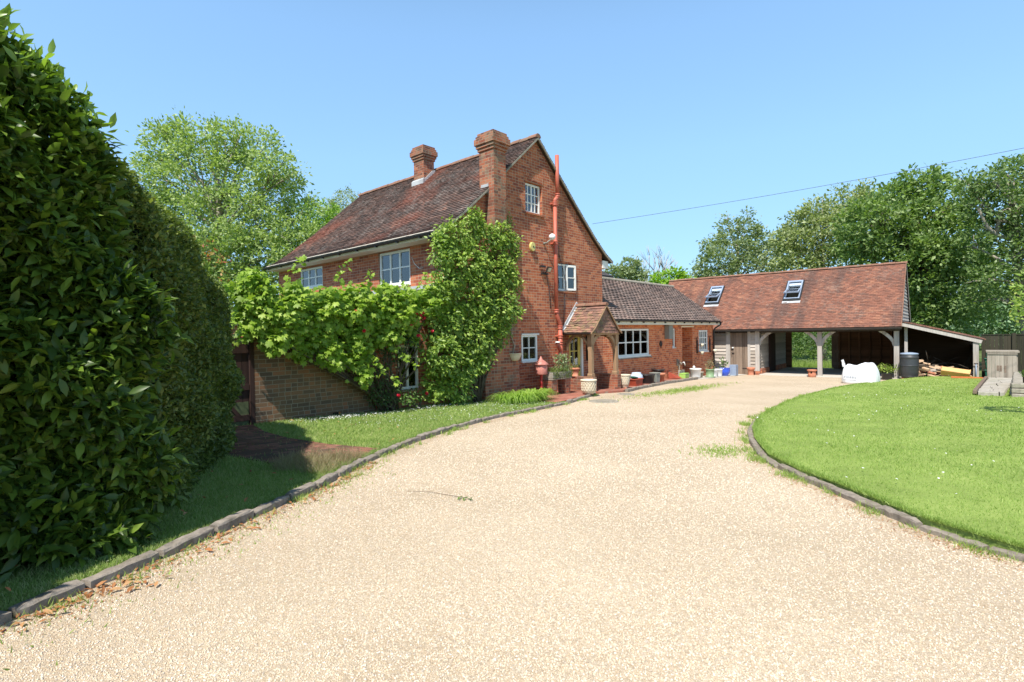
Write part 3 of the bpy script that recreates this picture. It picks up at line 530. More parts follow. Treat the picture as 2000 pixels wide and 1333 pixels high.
sheet('path',PATH,0,'pathbrick',.05,.5,zf=lambda s,t:verge_z(s,t)+.012)
PAV=[(6.15,-1.85),(7.55,-1.48),(8.75,-1.05),(9.9,-1.35),(11.25,-1.08),(13.77,-.72),(16.7,-.56),(16.7,1.0),(6.0,1.0)]
sheet('pavement',PAV,0,'quarry',.15,.6,zf=lambda s,t:gz_s(s)+.055)
sheet('pavement',[(16.8,-.75),(20.4,-1.0),(21.3,-1.0),(21.3,.6),(16.8,.6)],0,'concrete',.1,.8,zf=lambda s,t:gz_s(s)+.02)
def kerb(name,line,mat,w=.11,h=.10,L=.55,seed=1,gap=.012):
    rg=random.Random(seed); b=MB(); pts=[Vector((p[0],p[1])) for p in line]; cum=[0]
    for p,q in zip(pts,pts[1:]): cum.append(cum[-1]+(q-p).length)
    def at(d):
        d=min(max(d,0),cum[-1])
        for i in range(len(pts)-1):
            if d<=cum[i+1]: return pts[i].lerp(pts[i+1],(d-cum[i])/(cum[i+1]-cum[i]))
        return pts[-1]
    d=0
    while d<cum[-1]-.1:
        l=L*rg.uniform(.75,1.25); a,c=at(d+gap),at(d+l-gap); m=(a+c)/2; z=float(gz_s(m.x)); hh=h+rg.uniform(-.015,.012); ang=math.atan2(c.y-a.y,c.x-a.x)+rg.uniform(-.03,.03)
        # local axes in world
        da=math.cos(ang)*Vector(U)+math.sin(ang)*Vector(V); dn_=-math.sin(ang)*Vector(U)+math.cos(ang)*Vector(V); up=Vector((0,0,1))
        M3=Matrix((da,dn_,up)).transposed()@Matrix.Rotation(rg.uniform(-.06,.06),3,'X'); L_=(c-a).length
        n=6; o=len(b.v); cen=Vector(W(m.x,m.y,z+hh/2-.03)); vs=[];
        ww=w*rg.uniform(.85,1.15)
        prof=[(-ww/2,-.1),(-ww/2,hh*.5),(-ww*.36,hh*.62),(ww*.36,hh*.62),(ww/2,hh*.45),(ww/2,-.1)]
        for i in range(n+1):
            x=(i/n-.5)*L_; e=.9 if i in (0,n) else 1
            for (py,pz) in prof: vs.append(cen+M3@Vector((x,py*e+rg.uniform(-.006,.006),pz*e+rg.uniform(-.006,.006))))
        k=len(prof); fs=[(i*k+j,(i+1)*k+j,(i+1)*k+j+1,i*k+j+1) for i in range(n) for j in range(k-1)]+[tuple(range(k-1,-1,-1)),tuple(n*k+j for j in range(k))]
        b.add(vs,fs); d+=l
    return tagp(b.build(name,mat),kind='structure')
kerb('kerb',KL[:12],'kerb',.085,.085,.42,1); kerb('kerb',KL[11:]+[(8.78,-1.1)],'kerb',.09,.09,.23,2); kerb('kerb',KP,'kerb',.10,.11,.24,3,.005); kerb('kerb',KR,'kerb',.08,.07,.5,4)

# ============================================================ BRICK HOUSE   (local x = s, y = t)
hs=root('brick_house','red brick house with tiled roof, tall gable, two chimneys and a yellow front door','house',P0,HROT)
EV=[(3.92,3.80),(4.32,4.02),(4.82,4.38),(5.67,5.10),(7.67,6.88)]; EVR=[(15.34-x,z) for x,z in EV]
def rooftop(x):
    pr=EV+EVR[::-1][1:]
    for (a,za),(b,zb) in zip(pr,pr[1:]):
        if a<=x<=b: return za+(zb-za)*(x-a)/(b-a)-.05
    return 3.7
w_=MB()
gh=[(7.24,7.96,4.79,5.62,.13),(8.64,9.42,2.73,3.54,.10),(6.97,7.64,.74,1.47,.03),(9.13,9.86,-.25,1.50,.12),(10.0,10.2,.62,1.55,.12)]
w_.wall('y',0,4.37,10.97,-.6,6.8,gh,top=rooftop,brks=[x for x,_ in EV[1:]]+[x for x,_ in EVR[:-1]])
w_.wall('x',4.37,0,8.5,-.6,3.9,[(1.33,2.68,2.78,3.67,.07),(5.60,7.02,3.03,3.65,.07)],out=-1)
w_.wall('x',10.97,0,8.5,-.6,3.95,[],out=1); w_.wall('y',8.5,4.37,10.97,-.6,6.8,[],top=rooftop,brks=[x for x,_ in EV[1:]]+[x for x,_ in EVR[:-1]],out=1)
w_.wall('y',0,2.43,4.37,-.5,2.45,[(3.0,3.56,.34,1.30,.09)],top=lambda x:1.95+(x-2.43)*.33); w_.wall('x',2.43,0,8,-.5,1.95,[],out=-1)
# soldier arches over the openings, proud of the wall
for (a,b,z) in ((7.18,8.02,5.62),(8.58,9.48,3.54)):
    n=int((b-a)/.075)
    for i in range(n):
        x=a+(b-a)*i/n; f=(i+.5)/n*2-1; zz=z+.05*(1-f*f); w_.obox((x+.035,-.004,zz+.11),(.064,.016,.215),Matrix.Rotation(f*.16,3,'Y'))
n=int(1.45/.075)
for i in range(n): w_.box(4.362,1.28+i*.076,3.675,4.37,1.28+i*.076+.065,3.80)
w_.box(7.2,-.045,4.735,8.0,.02,4.785); w_.box(8.6,-.045,2.675,9.5,.02,2.725)
wl=w_.build('wall','brick',hs)
# roof
Sl,Ld=seg_profile(EV); Sr,_=seg_profile(EVR)
rf=tiles('roof','tile_main',hs,Sl,-.13,8.6,Ld,gauge=.11,tw=.165,thick=.024,seed=5,jit=.9,gapw=.006)
rf2=tiles('roof','tile_main',hs,Sr,-.13,8.6,Ld,gauge=.098,tw=.165,thick=.017,seed=6,jit=1.3)
d_=MB(); pr=EV+EVR[::-1][1:]
d_.prism([(x,z-.012) for x,z in pr]+[(x,z-.06) for x,z in pr[::-1]],-.115,8.59); d_.build('roof_boarding','deck',rf)
rg_=MB()
for i in range(28): 
    y0=-.14+i*.314; rr=random.Random(i); r=.105+rr.uniform(-.006,.006)
    ps=[(7.67+r*math.cos(a)*1.0,6.85+rr.uniform(-.008,.008)+r*math.sin(a)*1.0) for a in [math.pi*k/8 for k in range(9)]]
    rg_.prism(ps+[(7.60,6.84),(7.74,6.84)][::-1] if False else ps,y0,y0+.308)
rg_.build('ridge_tiles','tile_ridge',rf)
for nm,pp in (('barge_board',EV),('barge_board',EVR)):
    b=MB()
    for (x0,z0),(x1,z1) in zip(pp,pp[1:]): b.prism([(x0,z0-.02),(x1,z1-.02),(x1,z1-.075),(x0,z0-.075)],-.135,-.10)
    b.build(nm,'stone' if nm else 'stone',hs)
f_=MB(); f_.box(4.0,-.02,3.70,4.37,8.5,3.78); f_.box(3.97,-.05,3.72,3.998,8.5,3.86); f_.build('fascia','cream',hs)
f_=MB(); f_.box(10.975,-.03,3.56,11.30,8.5,3.80); f_.build('fascia','white',hs)
g_=MB()
for i in range(2):
    pass
gp=[(3.915+.05*math.cos(a),3.80+.05*math.sin(a)) for a in [math.pi+math.pi*k/8 for k in range(9)]]
g_.prism(gp+[(3.955,3.80),(3.875,3.80)],-.12,8.62); 
gu=g_.build('gutter','blackpl',hs)
g_=MB()
for i in range(10): g_.box(3.90,.35+i*.88,3.725,3.975,.39+i*.88,3.80)
g_.build('bracket','blackpl',gu)
g_=MB(); g_.prism([(x+7.51,z) for x,z in gp],-.12,8.62); g_.build('gutter','blackpl',hs)
p_=MB(); p_.tube([(3.92,.02,3.78),(3.92,.02,3.68),(4.2,-.0,3.5),(4.32,-.05,3.4),(4.32,-.05,0)],.035,10); p_.build('downpipe','blackpl',hs)
# chimneys
def chimney(x0,x1,y0,y1,zb,zt,name='chimney',base=None,mat='brick_chim'):
    b=MB(); b.box(x0,y0,zb,x1,y1,zt-.45)
    for (e,za,zb_) in ((.03,.45,.375),(.06,.372,.30),(.09,.297,.145),(.06,.142,.072),(.03,.069,0)): b.box(x0-e,y0-e,zt-za,x1+e,y1+e,zt-zb_)
    if base: base(b)
    ch=b.build(name,mat,hs,bevel=.006); return ch
def cb(b):
    b.box(5.30,-.30,-.5,6.55,.0,1.55); b.prism([(5.30,1.56),(6.55,1.56),(6.16,2.5),(5.70,2.5)],-.298,.0)
ch1=chimney(5.71,6.15,-.30,.20,1.5,6.50,base=cb)
fl=MB(); fl.box(5.695,-.12,4.98,5.709,.14,5.22); fl.build('flashing','lead',ch1)
ch2=chimney(7.07,7.50,4.08,4.58,6.0,7.55)
fl=MB(); fl.prism([(4.05,6.32),(4.61,6.32),(4.60,6.50),(4.06,6.50)],7.05,7.066,axis='x'); fl.prism([(7.0,6.24),(7.06,6.30),(7.06,6.50),(7.0,6.44)],4.04,4.62); fl.prism([(7.06,6.26),(7.52,6.68),(7.52,6.84),(7.40,6.78),(7.06,6.44)],4.05,4.078); fl.build('flashing','lead',ch2)
# windows
window(hs,'y',.085,7.25,7.95,4.80,5.60,4,3,mull=(2,),bar=.026,label='white attic window of twelve panes high in the gable',sill=False)
# ajar casement window
wa=window(hs,'y',.05,8.65,9.03,2.74,3.52,1,2,fw=.05,bar=.022,sill=False,curtain=[(8.7,9.0,'sky_tint_blind')])
b=MB(); M3=Matrix.Rotation(rad(-14),3,'Z'); cx=9.26
for (dx,dz,sx,sz) in ((-.16,0,.055,.74),(.16,0,.055,.74),(0,.345,.27,.06),(0,-.345,.27,.06),(0,0,.27,.022)):
    b.obox(Vector((cx,.0,3.13))+M3@Vector((dx,0,dz)),(sx,.04,sz),M3)
cs=b.build('casement','white',wa); b=MB(); b.obox((cx,.01,3.13),(.27,.006,.66),M3); b.build('pane','glass',cs,uv=False)
b=MB(); b.box(9.03,.05,2.74,9.40,.10,2.78); b.box(9.37,.05,2.781,9.41,.10,3.479); b.box(9.03,.05,3.48,9.41,.10,3.52); b.box(9.0,.3,2.7,9.45,.32,3.55,1); b.build('window_opening',['white','dark'],wa,uv=False)
window(hs,'y',-.005,6.98,7.63,.76,1.46,2,2,fw=.055,bar=.026,header=True,label='small white four-pane window beside the porch',curtain=[(7.2,7.36,'curtain'),(7.40,7.62,'curtain')])
window(hs,'x',4.40,1.34,2.66,2.79,3.66,3,2,mull=(1,2),fw=.06,bar=.03,label='wide white upstairs window of three casements',curtain=[(1.38,2.6,'sky_tint_blind')])
window(hs,'x',4.40,5.61,7.01,3.04,3.64,3,2,mull=(1,2),fw=.06,bar=.03,label='far white upstairs window behind the vine',curtain=[(5.65,6.0,'curtain'),(6.7,7.0,'curtain'),(6.3,6.5,'sky_tint_blind')])
window(hs,'y',.05,3.0,3.56,.34,1.30,2,2,fw=.055,bar=.02,mull=(1,),sill=True,rowz=[1.02],label='white ground-floor window half hidden by climbers',curtain=[(3.06,3.5,'curtain')])
b=MB(); b.box(10.0,.06,.62,10.2,.10,1.55); b.build('window','dark',hs,label='narrow dark slit window inside the porch')
# door
b=MB(); b.box(9.13,.03,-.2,9.17,.1,1.48); b.box(9.76,.0,-.2,9.85,.1,1.50); b.box(9.13,.03,1.46,9.76,.1,1.50); df=b.build('door_frame','white',hs)
b=MB(); x0,x1=9.17,9.76
b.box(x0,.05,-.18,x1,.09,.52); b.box(x0,.05,.52,x0+.09,.09,1.46); b.box(x1-.11,.05,.52,x1,.09,1.46); b.box(x0+.09,.05,1.36,x1-.11,.09,1.46); b.box(x0+.275,.052,.521,x0+.30,.085,1.359); b.box(x0+.09,.053,.93,x1-.11,.084,.96)
dr=b.build('door','yellow',hs,label='pale yellow front door with four glass panes',bevel=.004)
b=MB(); b.box(x0+.09,.065,.52,x1-.11,.07,1.36); b.build('pane','glass',dr,uv=False)
b=MB(); b.box(x1-.085,.035,.33,x1-.05,.05,.52); b.tube([(x1-.068,.04,.45),(x1-.068,.0,.45),(x1-.16,-.0,.45)],.011,8); b.build('handle','iron',dr)
b=MB(); b.box(9.0,.5,-.3,10.0,.52,1.6); b.build('hallway','dark',dr,uv=False)
# soil pipe
b=MB(); r=.055; t=-.13
b.tube([(8.50,t,5.36),(8.50,t,6.56)],r*1.02,14); b.lathe([(r*1.02,0),(r*.75,.0),(r*.75,-.3)],14,(8.5,t,6.56))
b.tube([(8.37,t,5.20),(8.38,t,5.27),(8.44,t,5.32),(8.49,t,5.37),(8.50,t,5.44)],r,14); b.tube([(8.37,t,2.02),(8.37,t,5.22)],r,14)
b.tube([(8.37,t,2.1),(8.38,t,2.02),(8.46,t,1.86),(8.52,t,1.78),(8.53,t,1.66)],r*1.1,14); b.tube([(8.53,t,-.25),(8.53,t,1.7)],r*1.1,14)
b.tube([(8.53,t,.98),(8.42,t-.03,1.08),(8.33,t-.05,1.22)],r,12)
for (x,z) in ((8.5,5.42),(8.37,5.18),(8.37,4.06),(8.37,2.12),(8.53,1.66),(8.53,1.40),(8.53,.88),(8.53,1.22),(8.37,5.15)): b.lathe([(r*1.1,-.05),(r*1.4,-.045),(r*1.4,-.02),(r*1.15,-.012),(r*1.15,.012),(r*1.42,.02),(r*1.42,.04),(r*1.1,.05)],14,(x,t,z))
for z in (5.17,4.05,1.42,.9): b.box(8.30 if z>3 else 8.46,t-.01,z-.02,8.44 if z>3 else 8.6,0,z+.02)
sp=b.build('soil_pipe','redpipe',hs,label='tall red soil pipe rising past the eaves of the gable')
b=MB(); M3=Matrix.Rotation(rad(25),3,'X'); b.lathe([(.07,0),(.075,.02),(.06,.035),(.02,.04)],16,(8.32,t-.06,1.22)); b.build('end_cap','whitepl',sp)
# fittings
b=MB(); n=28
b.prism([(7.455+.10*math.cos(2*math.pi*k/n),3.86+.125*math.sin(2*math.pi*k/n)) for k in range(n)],-.07,0); al=b.build('alarm_box','yellowdisc',hs,bevel=.012,label='round yellow alarm box on the gable')
b=MB(); b.box(7.44,-.074,3.83,7.475,-.0705,3.88); b.box(7.48,-.074,3.82,7.53,-.0705,3.865,1); b.build('logo',['iron','green'],al)
b=MB(); b.lathe([(.012,-.09),(.06,-.075),(.09,-.03),(.095,.01),(.075,.055),(.03,.085),(.0,.09)],20,(8.13,-.2,4.19)); gl=b.build('globe_lamp','whitepl',hs,label='white globe lamp on a wall bracket')
b=MB(); b.tube([(8.0,0,4.02),(8.0,-.1,4.02),(8.08,-.19,4.11)],.018,8); b.lathe([(.04,0),(.04,.03)],12,(8.0,-.02,4.0)); b.build('bracket','greybox',gl)
b=MB(); M3=Matrix.Rotation(rad(30),3,'X'); b.obox((7.98,-.18,3.27),(.17,.05,.15),M3); b.box(7.78,-.1,3.33,7.95,-.02,3.38); b.tube([(7.98,-.14,3.25),(7.99,-.02,3.16)],.02,8); b.box(7.84,-.06,3.14,8.12,0,3.19); fl_=b.build('flood_light','iron',hs,label='black floodlight beside the red pipe')
b=MB(); b.obox((7.98,-.206,3.255),(.13,.006,.11),M3); b.build('lens','sandst',fl_,uv=False)
for pts in ([(8.56,-.1,4.0),(8.66,-.03,3.75),(8.86,-.02,3.35),(8.93,-.04,3.0),(8.92,-.02,2.5),(8.90,-.02,2.3),(8.84,-.02,1.7)],[(8.05,-.05,3.12),(8.14,-.02,2.95),(8.2,-.02,2.6),(8.24,-.02,2.2)]):
    b=MB(); b.tube(pts,.010,6); b.build('cable','wire',hs)
b=MB(); b.tube([(4.36,1.25,3.42),(4.34,1.12,3.25),(4.35,.95,3.12),(4.36,.8,3.12)],.008,6); b.build('cable','curtain',hs)
# lean-to slates and rear roof
Ss,Ls=seg_profile([(2.3,1.93),(4.36,2.62)]); rr_=tiles('lean_to_roof','tile_slate',hs,Ss,-.08,8.0,Ls,gauge=.2,tw=.3,thick=.008,seed=9)
b=MB(); b.prism([(2.3,1.92),(4.36,2.61),(4.36,2.55),(2.3,1.86)],-.06,7.98); b.box(4.33,-.08,2.6,4.372,8,2.70,1); b.build('roof_boarding',['deck','lead'],rr_)
Sb,Lb=seg_profile([(3.5,4.02),(5.2,5.3)])
rb=tiles('rear_roof','tile_slate',hs,Sb,10.97,17.5,Lb,gauge=.1,tw=.165,axis='x',thick=.012,seed=10)
# clip the rear roof to a hip
me=rb.data; import bmesh; bm=bmesh.new(); bm.from_mesh(me); bmesh.ops.bisect_plane(bm,geom=bm.verts[:]+bm.edges[:]+bm.faces[:],plane_co=(17.4,3.5,4),plane_no=Vector((1,1.25,0)).normalized(),clear_outer=True); bm.to_mesh(me); bm.free()
b=MB(); b.box(10.98,3.62,1.9,16.9,5.1,4.0); b.box(10.98,3.45,3.88,17.35,3.6,4.0,1); b.build('rear_wall',['brick','blackpl'],rb)

# ============================================================ KITCHEN WING
kw=root('kitchen_wing','single-storey red brick wing with dark tiled roof between the house and the garage','building',P0,HROT)
b=MB(); b.wall('y',0,10.97,20.0,-.7,1.86,[(11.84,14.04,.63,1.61,.06),(15.95,16.27,.84,1.62,.10),(16.82,17.79,-.7,1.64,.9),(18.44,19.36,.60,1.53,.06)])
b.wall('x',20.0,0,3.9,-.7,3.3,[],out=1,top=lambda y:(1.86+.78*y if y<1.9 else 3.3-.78*(y-1.9)),brks=(1.9,)); b.wall('y',3.9,10.97,20,-.7,1.86,[],out=1); b.box(16.8,.9,-.7,17.8,.92,1.7)
b.build('wall','brick_ext',kw)
Sk,Lk=seg_profile([(-.32,1.90),(1.95,3.58)]); Sk2,_=seg_profile([(4.2,1.90),(1.95,3.58)])
kr=tiles('roof','tile_ext',kw,Sk,10.975,20.08,Lk,gauge=.125,tw=.25,axis='x',thick=.028,nseg=4,camber=.022,seed=11,gapw=.012); tiles('roof','tile_ext',kw,Sk2,10.98,20.08,Lk,gauge=.25,tw=.3,axis='x',seed=12)
b=MB(); b.prism([(-.32,1.885),(1.95,3.565),(4.2,1.885),(4.2,1.84),(1.95,3.50),(-.32,1.84)],10.98,20.06,axis='x'); b.build('roof_boarding','deck',kr)
b=MB()
for i in range(20): 
    x0=10.98+i*.456; r=.10; b.prism([(1.95+r*1.1*math.cos(a),3.56+r*math.sin(a)) for a in [math.pi*k/8 for k in range(9)]],x0,x0+.45,axis='x')
b.build('ridge_tiles','stone',kr)
b=MB(); b.box(10.98,-.30,1.74,20.06,-.275,1.87); b.box(10.98,-.275,1.74,20.06,0,1.758); b.build('fascia','cream',kw)
gq=[(-.355+.045*math.cos(a),1.885+.045*math.sin(a)) for a in [math.pi+math.pi*k/8 for k in range(9)]]
b=MB(); b.prism(gq,10.99,20.12,axis='x'); gt=b.build('gutter','blackpl',kw)
b=MB()
for i in range(11): b.box(11.4+i*.82,-.35,1.80,11.46+i*.82,-.29,1.86)
b.build('bracket','blackpl',gt)
b=MB(); b.tube([(20.02,-.34,1.86),(20.02,-.33,1.76),(19.94,-.12,1.6),(19.92,-.06,1.5),(19.92,-.06,-.45)],.036,10); b.build('downpipe','blackpl',kw)
window(kw,'y',.0,11.86,14.02,.66,1.60,4,2,mull=(1,3),fw=.06,bar=.04,sillw=.06,label='wide white kitchen window of eight panes',curtain=[(12.2,12.33,'curtain'),(13.15,13.3,'curtain'),(13.7,13.95,'curtain')])
b=MB(); b.box(11.8,-.07,.575,14.15,.02,.612); b.build('window_ledge','stone',kw)
window(kw,'y',.05,15.97,16.25,.86,1.60,1,1,fw=.06,label='narrow white window beside the recess')
window(kw,'y',.0,18.45,19.35,.62,1.52,4,3,mull=(2,),fw=.07,bar=.04,label='white small-paned window at the garage end',curtain=[(18.7,18.85,'curtain')])
b=MB(); b.box(16.7,-.03,1.645,17.9,.05,1.70); b.build('lintel','cream',kw)
b=MB(); b.box(15.28,-.20,1.20,15.60,0,1.73); b.build('meter_box','greybox',kw,label='grey meter box under the eaves',bevel=.01)
b=MB()
for (dx,dz) in ((0,.13),(0,-.16),(.13,0),(-.13,0),(.08,.08),(-.08,.08),(.08,-.08),(-.08,-.08)): b.tube([(14.93,-.03,1.02),(14.93+dx,-.03,1.02+dz)],.017,6)
b.tube([(14.93+.07*math.cos(a),-.03,1.02+.07*math.sin(a)) for a in np.linspace(0,2*math.pi,13)],.012,6); b.build('wall_ornament','iron',kw,label='black iron wall ornament right of the kitchen window')
b=MB(); b.tube([(16.45,0,.25),(16.45,-.10,.25),(16.45,-.12,.15)],.03,8); b.tube([(16.45,-.03,.35),(16.45,-.03,-.4)],.022,8); b.box(16.28,-.05,.12,16.34,0,.4); b.tube([(16.72,0,.2),(16.74,-.1,.25),(16.78,-.13,.12)],.025,8,1); b.build('garden_tap',['stone','whitepl'],kw,label='outside tap and pipe beside the recess')
for i,(x,l) in enumerate(((18.2,'left'),(19.55,'right'))):
    b=MB(); b.tube([(x,-.03,1.1),(x,-.03,.55)],.035,8); b.tube([(x,-.03,1.1),(x-.08,-.06,1.18),(x-.04,-.06,1.25)],.018,6); b.tube([(x,-.05,.9),(x+.0,-.2,.88)],.015,6); b.tube([(x,-.05,.6),(x,-.2,.6)],.015,6)
    if i==0: b.lathe([(.05,-.12),(.085,0),(.07,0)],12,(x+.08,-.2,.95),1); b.lathe([(.05,-.12),(.085,0),(.07,0)],12,(x+.08,-.2,.62),1)
    else: b.lathe([(.03,-.14),(.09,-.05),(.09,0),(.02,.03)],12,(x+.1,-.22,.65),1)
    b.build('wall_bracket',['iron','sandst'],kw,label='iron wall bracket with pots, %s of the small-paned window'%l)

# ============================================================ GARDEN WALL AND GATE
gw=root('garden_wall','weathered brown brick garden wall between gate and house, vine hanging over it','garden wall',P0,HROT)
b=MB(); b.box(.02,0,-.3,2.425,.23,1.70); b.build('wall','brick_dark',gw); b=MB(); b.box(0,-.03,1.70,2.425,.26,1.77); b.build('coping','stone',gw,bevel=.01)
b=MB(); b.box(.02,-.012,-.05,1.6,0,-.035); b.build('damp_course','lead',gw)
b=MB(); b.lathe([(.05,0),(.05,.02)],12,(1.52,-.02,-.005)); b.box(1.47,-.02,-.04,1.57,.0,.05); b.build('air_vent','dark',gw)
gt=root('garden_gate','dark ledged wooden garden gate with mossy foot beside the hedge','gate',W(-.5,.05,0),HROT)
b=MB()
for i in range(8): b.box(-.45+i*.112,0,.0,-.45+i*.112+.106,.028,1.52)
b.build('boards','gatewood',gt); b=MB(); b.box(-.45,-.03,.10,.44,0,.2); b.box(-.45,-.03,1.25,.44,0,1.36); b.box(-.45,-.03,.62,.44,0,.72); b.beam((-.1,-.02,.66),(.3,-.02,.15),.02,.06); b.build('ledges','gatewood',gt)
b=MB(); b.box(.45,-.05,-.1,.53,.09,1.66); b.box(-.56,-.05,-.1,-.46,.09,1.66); b.build('gate_post','gatewood',gt); b=MB(); b.box(-.44,-.008,.02,.43,-.001,.42); b.build('mossy_foot',pmat('mossy_wood',(.085,.10,.05),.95,.45,9,.1,.4,.004),gt)

# ============================================================ PORCH
pc=root('entrance_porch','timber porch with small tiled gable roof over the yellow front door','porch',W(9.53,0,0),HROT)
sh=-9.53
def pwall(b,x0,x1): b.box(x0+sh,-1.0,-.35,x1+sh,-.0,.235)
b=MB(); pwall(b,8.86,9.05); b.build('plinth_wall','brick_chim',pc); b=MB(); pwall(b,10.17,10.37); b.build('plinth_wall','brick_chim',pc)
for x in (8.955,10.27):
    b=MB(); b.prism([(x+sh-.085,.236),(x+sh+.085,.236),(x+sh+.085,.30),(x+sh+.065,.34),(x+sh-.065,.34),(x+sh-.085,.30)],-.96,-.80); b.box(x+sh-.06,-.94,.34,x+sh+.06,-.82,1.15); b.box(x+sh-.075,-.955,1.15,x+sh+.075,-.805,1.48)
    b.build('post','oak',pc,bevel=.008)
for x,dx in ((8.955,1),(10.27,-1)):
    b=MB(); P_=[]
    for k in range(7):
        a=math.pi/2*k/6; P_.append((x+sh+dx*(.04+.42*(1-math.cos(a))),-.88,.98+.44*math.sin(a)))
    for p,q in zip(P_,P_[1:]): b.beam(p,q,.06,.10)
    b.build('brace','oak',pc)
    b=MB(); P_=[(x+sh,-.84+.45*(1-math.cos(math.pi/2*k/6)),.98+.44*math.sin(math.pi/2*k/6)) for k in range(7)]
    for p,q in zip(P_,P_[1:]): b.beam(p,q,.06,.09,up=(1,0,0))
    P_=[(x+sh,-.05-.35*(1-math.cos(math.pi/2*k/6)),.98+.44*math.sin(math.pi/2*k/6)) for k in range(7)]
    for p,q in zip(P_,P_[1:]): b.beam(p,q,.06,.09,up=(1,0,0))
    b.build('brace','oak',pc)
b=MB(); b.box(8.88+sh,-.95,1.42,9.03+sh,0,1.55); b.box(10.19+sh,-.95,1.42,10.35+sh,0,1.55); b.box(8.86+sh,-.97,1.425,10.37+sh,-.84,1.52); b.build('beam','oak',pc)
PE=[(-.82,1.50),(-.62,1.64),(0,2.30)]; PR=[(-x,z) for x,z in PE]
Sp,Lp=seg_profile(PE); Sq,_=seg_profile(PR)
pr1=tiles('roof','tile_porch',pc,Sp,-1.06,0,Lp,gauge=.098,tw=.165,thick=.014,seed=21,jit=2); tiles('roof','tile_porch',pc,Sq,-1.06,0,Lp,gauge=.098,tw=.165,thick=.014,seed=22,jit=2)
b=MB(); b.prism([(x,z-.012) for x,z in PE+PR[::-1][1:]]+[(x,z-.05) for x,z in (PE+PR[::-1][1:])[::-1]],-1.04,-.001); b.build('roof_boarding','darkbeam',pr1)
b=MB()
for i in range(3): 
    y0=-1.08+i*.36; b.prism([(.085*math.cos(a),2.285+.085*math.sin(a)) for a in [math.pi*k/8 for k in range(9)]],y0,y0+.352)
b.build('ridge_tiles','tile_ridge',pr1)
b=MB()
for (x0,z0),(x1,z1) in zip(PE,PE[1:]): b.prism([(x0,z0+.02),(x1,z1+.02),(x1,z1+.13),(x0,z0+.13)],-.022,-.002); b.prism([(x0,z0+.022),(x1,z1+.022),(x1,z1+.03),(x0,z0+.03)],-.07,-.023)
for (x0,z0),(x1,z1) in zip(PR,PR[1:]): b.prism([(x0,z0+.02),(x1,z1+.02),(x1,z1+.13),(x0,z0+.13)],-.022,-.002)
b.build('flashing','lead',pr1)
# tile-hung gable
def Sg(d): return (-1.0,1.47+d,-1,0.0)
gt_=tiles('gable_tiles','tile_porch',pc,Sg,-.80,.80,.86,gauge=.095,tw=.165,axis='x',thick=.012,seed=23,jit=2)
bm=bmesh.new(); bm.from_mesh(gt_.data)
for sx in (-1,1): bmesh.ops.bisect_plane(bm,geom=bm.verts[:]+bm.edges[:]+bm.faces[:],plane_co=(0,0,2.27),plane_no=Vector((sx*.73,0,.69)).normalized(),clear_outer=True)
bm.to_mesh(gt_.data); bm.free()
b=MB(); b.prism([(-.72,1.50),(.72,1.50),(0,2.23)],-.995,-.95); b.build('gable_board','darkbeam',gt_)
for sx in (-1,1):
    b=MB(); q=PE if sx<0 else PR
    for (x0,z0),(x1,z1) in zip(q,q[1:]): b.prism([(x0,z0-.01),(x1,z1-.01),(x1,z1-.05),(x0,z0-.05)],-1.075,-1.045)
    b.build('barge_board','oak',pc)
b=MB(); b.prism([(-.83+.04*math.cos(a),1.485+.04*math.sin(a)) for a in [math.pi+math.pi*k/6 for k in range(7)]],-1.05,0); b.build('gutter','iron',pc)
# ============================================================ GARAGE (local x=a along the front, y=b back)
gr=root('open_garage','open-fronted timber garage with long red tiled roof, two skylights and log lean-to','garage',G0,GROT)
SK=[(-2.17,-1.55,1.05,1.98),(1.38,2.02,1.05,2.0)]; mg=(4.23-1.53)/2.95; cg=math.hypot(1,mg); dsl=lambda b_:(b_+.35)*cg
Sf,Lf=seg_profile([(-.35,1.53),(2.6,4.23)]); Sbk,_=seg_profile([(5.55,1.53),(2.6,4.23)])
grf=tiles('roof','tile_gar',gr,Sf,-4.65,5.80,Lf,gauge=.1,tw=.165,axis='x',thick=.013,seed=31,jit=1.3,skip=[(s0,s1,dsl(b0),dsl(b1)) for s0,s1,b0,b1 in SK],gapw=.005)
tiles('roof','tile_gar',gr,Sbk,-4.65,5.80,Lf,gauge=.3,tw=.4,axis='x',seed=32)
b=MB(); pp=[(-.35,1.515),(2.6,4.215),(5.55,1.515),(5.5,1.47),(2.6,4.15),(-.3,1.47)]
# boarding split round the skylights
def band(x0,x1,b0,b1):
    z0,z1=1.53+mg*(b0+.35)-.015,1.53+mg*(b1+.35)-.015
    b.add([(x0,b0,z0),(x1,b0,z0),(x1,b1,z1),(x0,b1,z1),(x0,b0,z0-.05),(x1,b0,z0-.05),(x1,b1,z1-.05),(x0,b1,z1-.05)],[(0,1,2,3),(7,6,5,4),(0,4,5,1),(1,5,6,2),(2,6,7,3),(3,7,4,0)])
xs=[-4.64,SK[0][0],SK[0][1],SK[1][0],SK[1][1],5.78]
band(xs[0],xs[1],-.34,2.6);band(xs[2],xs[3],-.34,2.6);band(xs[4],xs[5],-.34,2.6)
for s_ in SK: band(s_[0],s_[1],-.34,s_[2]); band(s_[0],s_[1],s_[3],2.6)
b.add([(-4.64,2.6,4.215),(5.78,2.6,4.215),(5.78,5.54,1.515),(-4.64,5.54,1.515)],[(0,1,2,3)]); b.box(-4.6,.3,1.9,5.6,4.9,1.93); b.build('roof_boarding','deck',grf)
b=MB()
for i in range(25):
    x0=-4.66+i*.42; r=.075+.004*(i%3); b.prism([(2.6+r*1.2*math.cos(a),4.215+.004*(i%2)+r*math.sin(a)) for a in [math.pi*k/8 for k in range(9)]],x0,x0+.412,axis='x')
b.build('ridge_tiles','tile_ridge',grf)
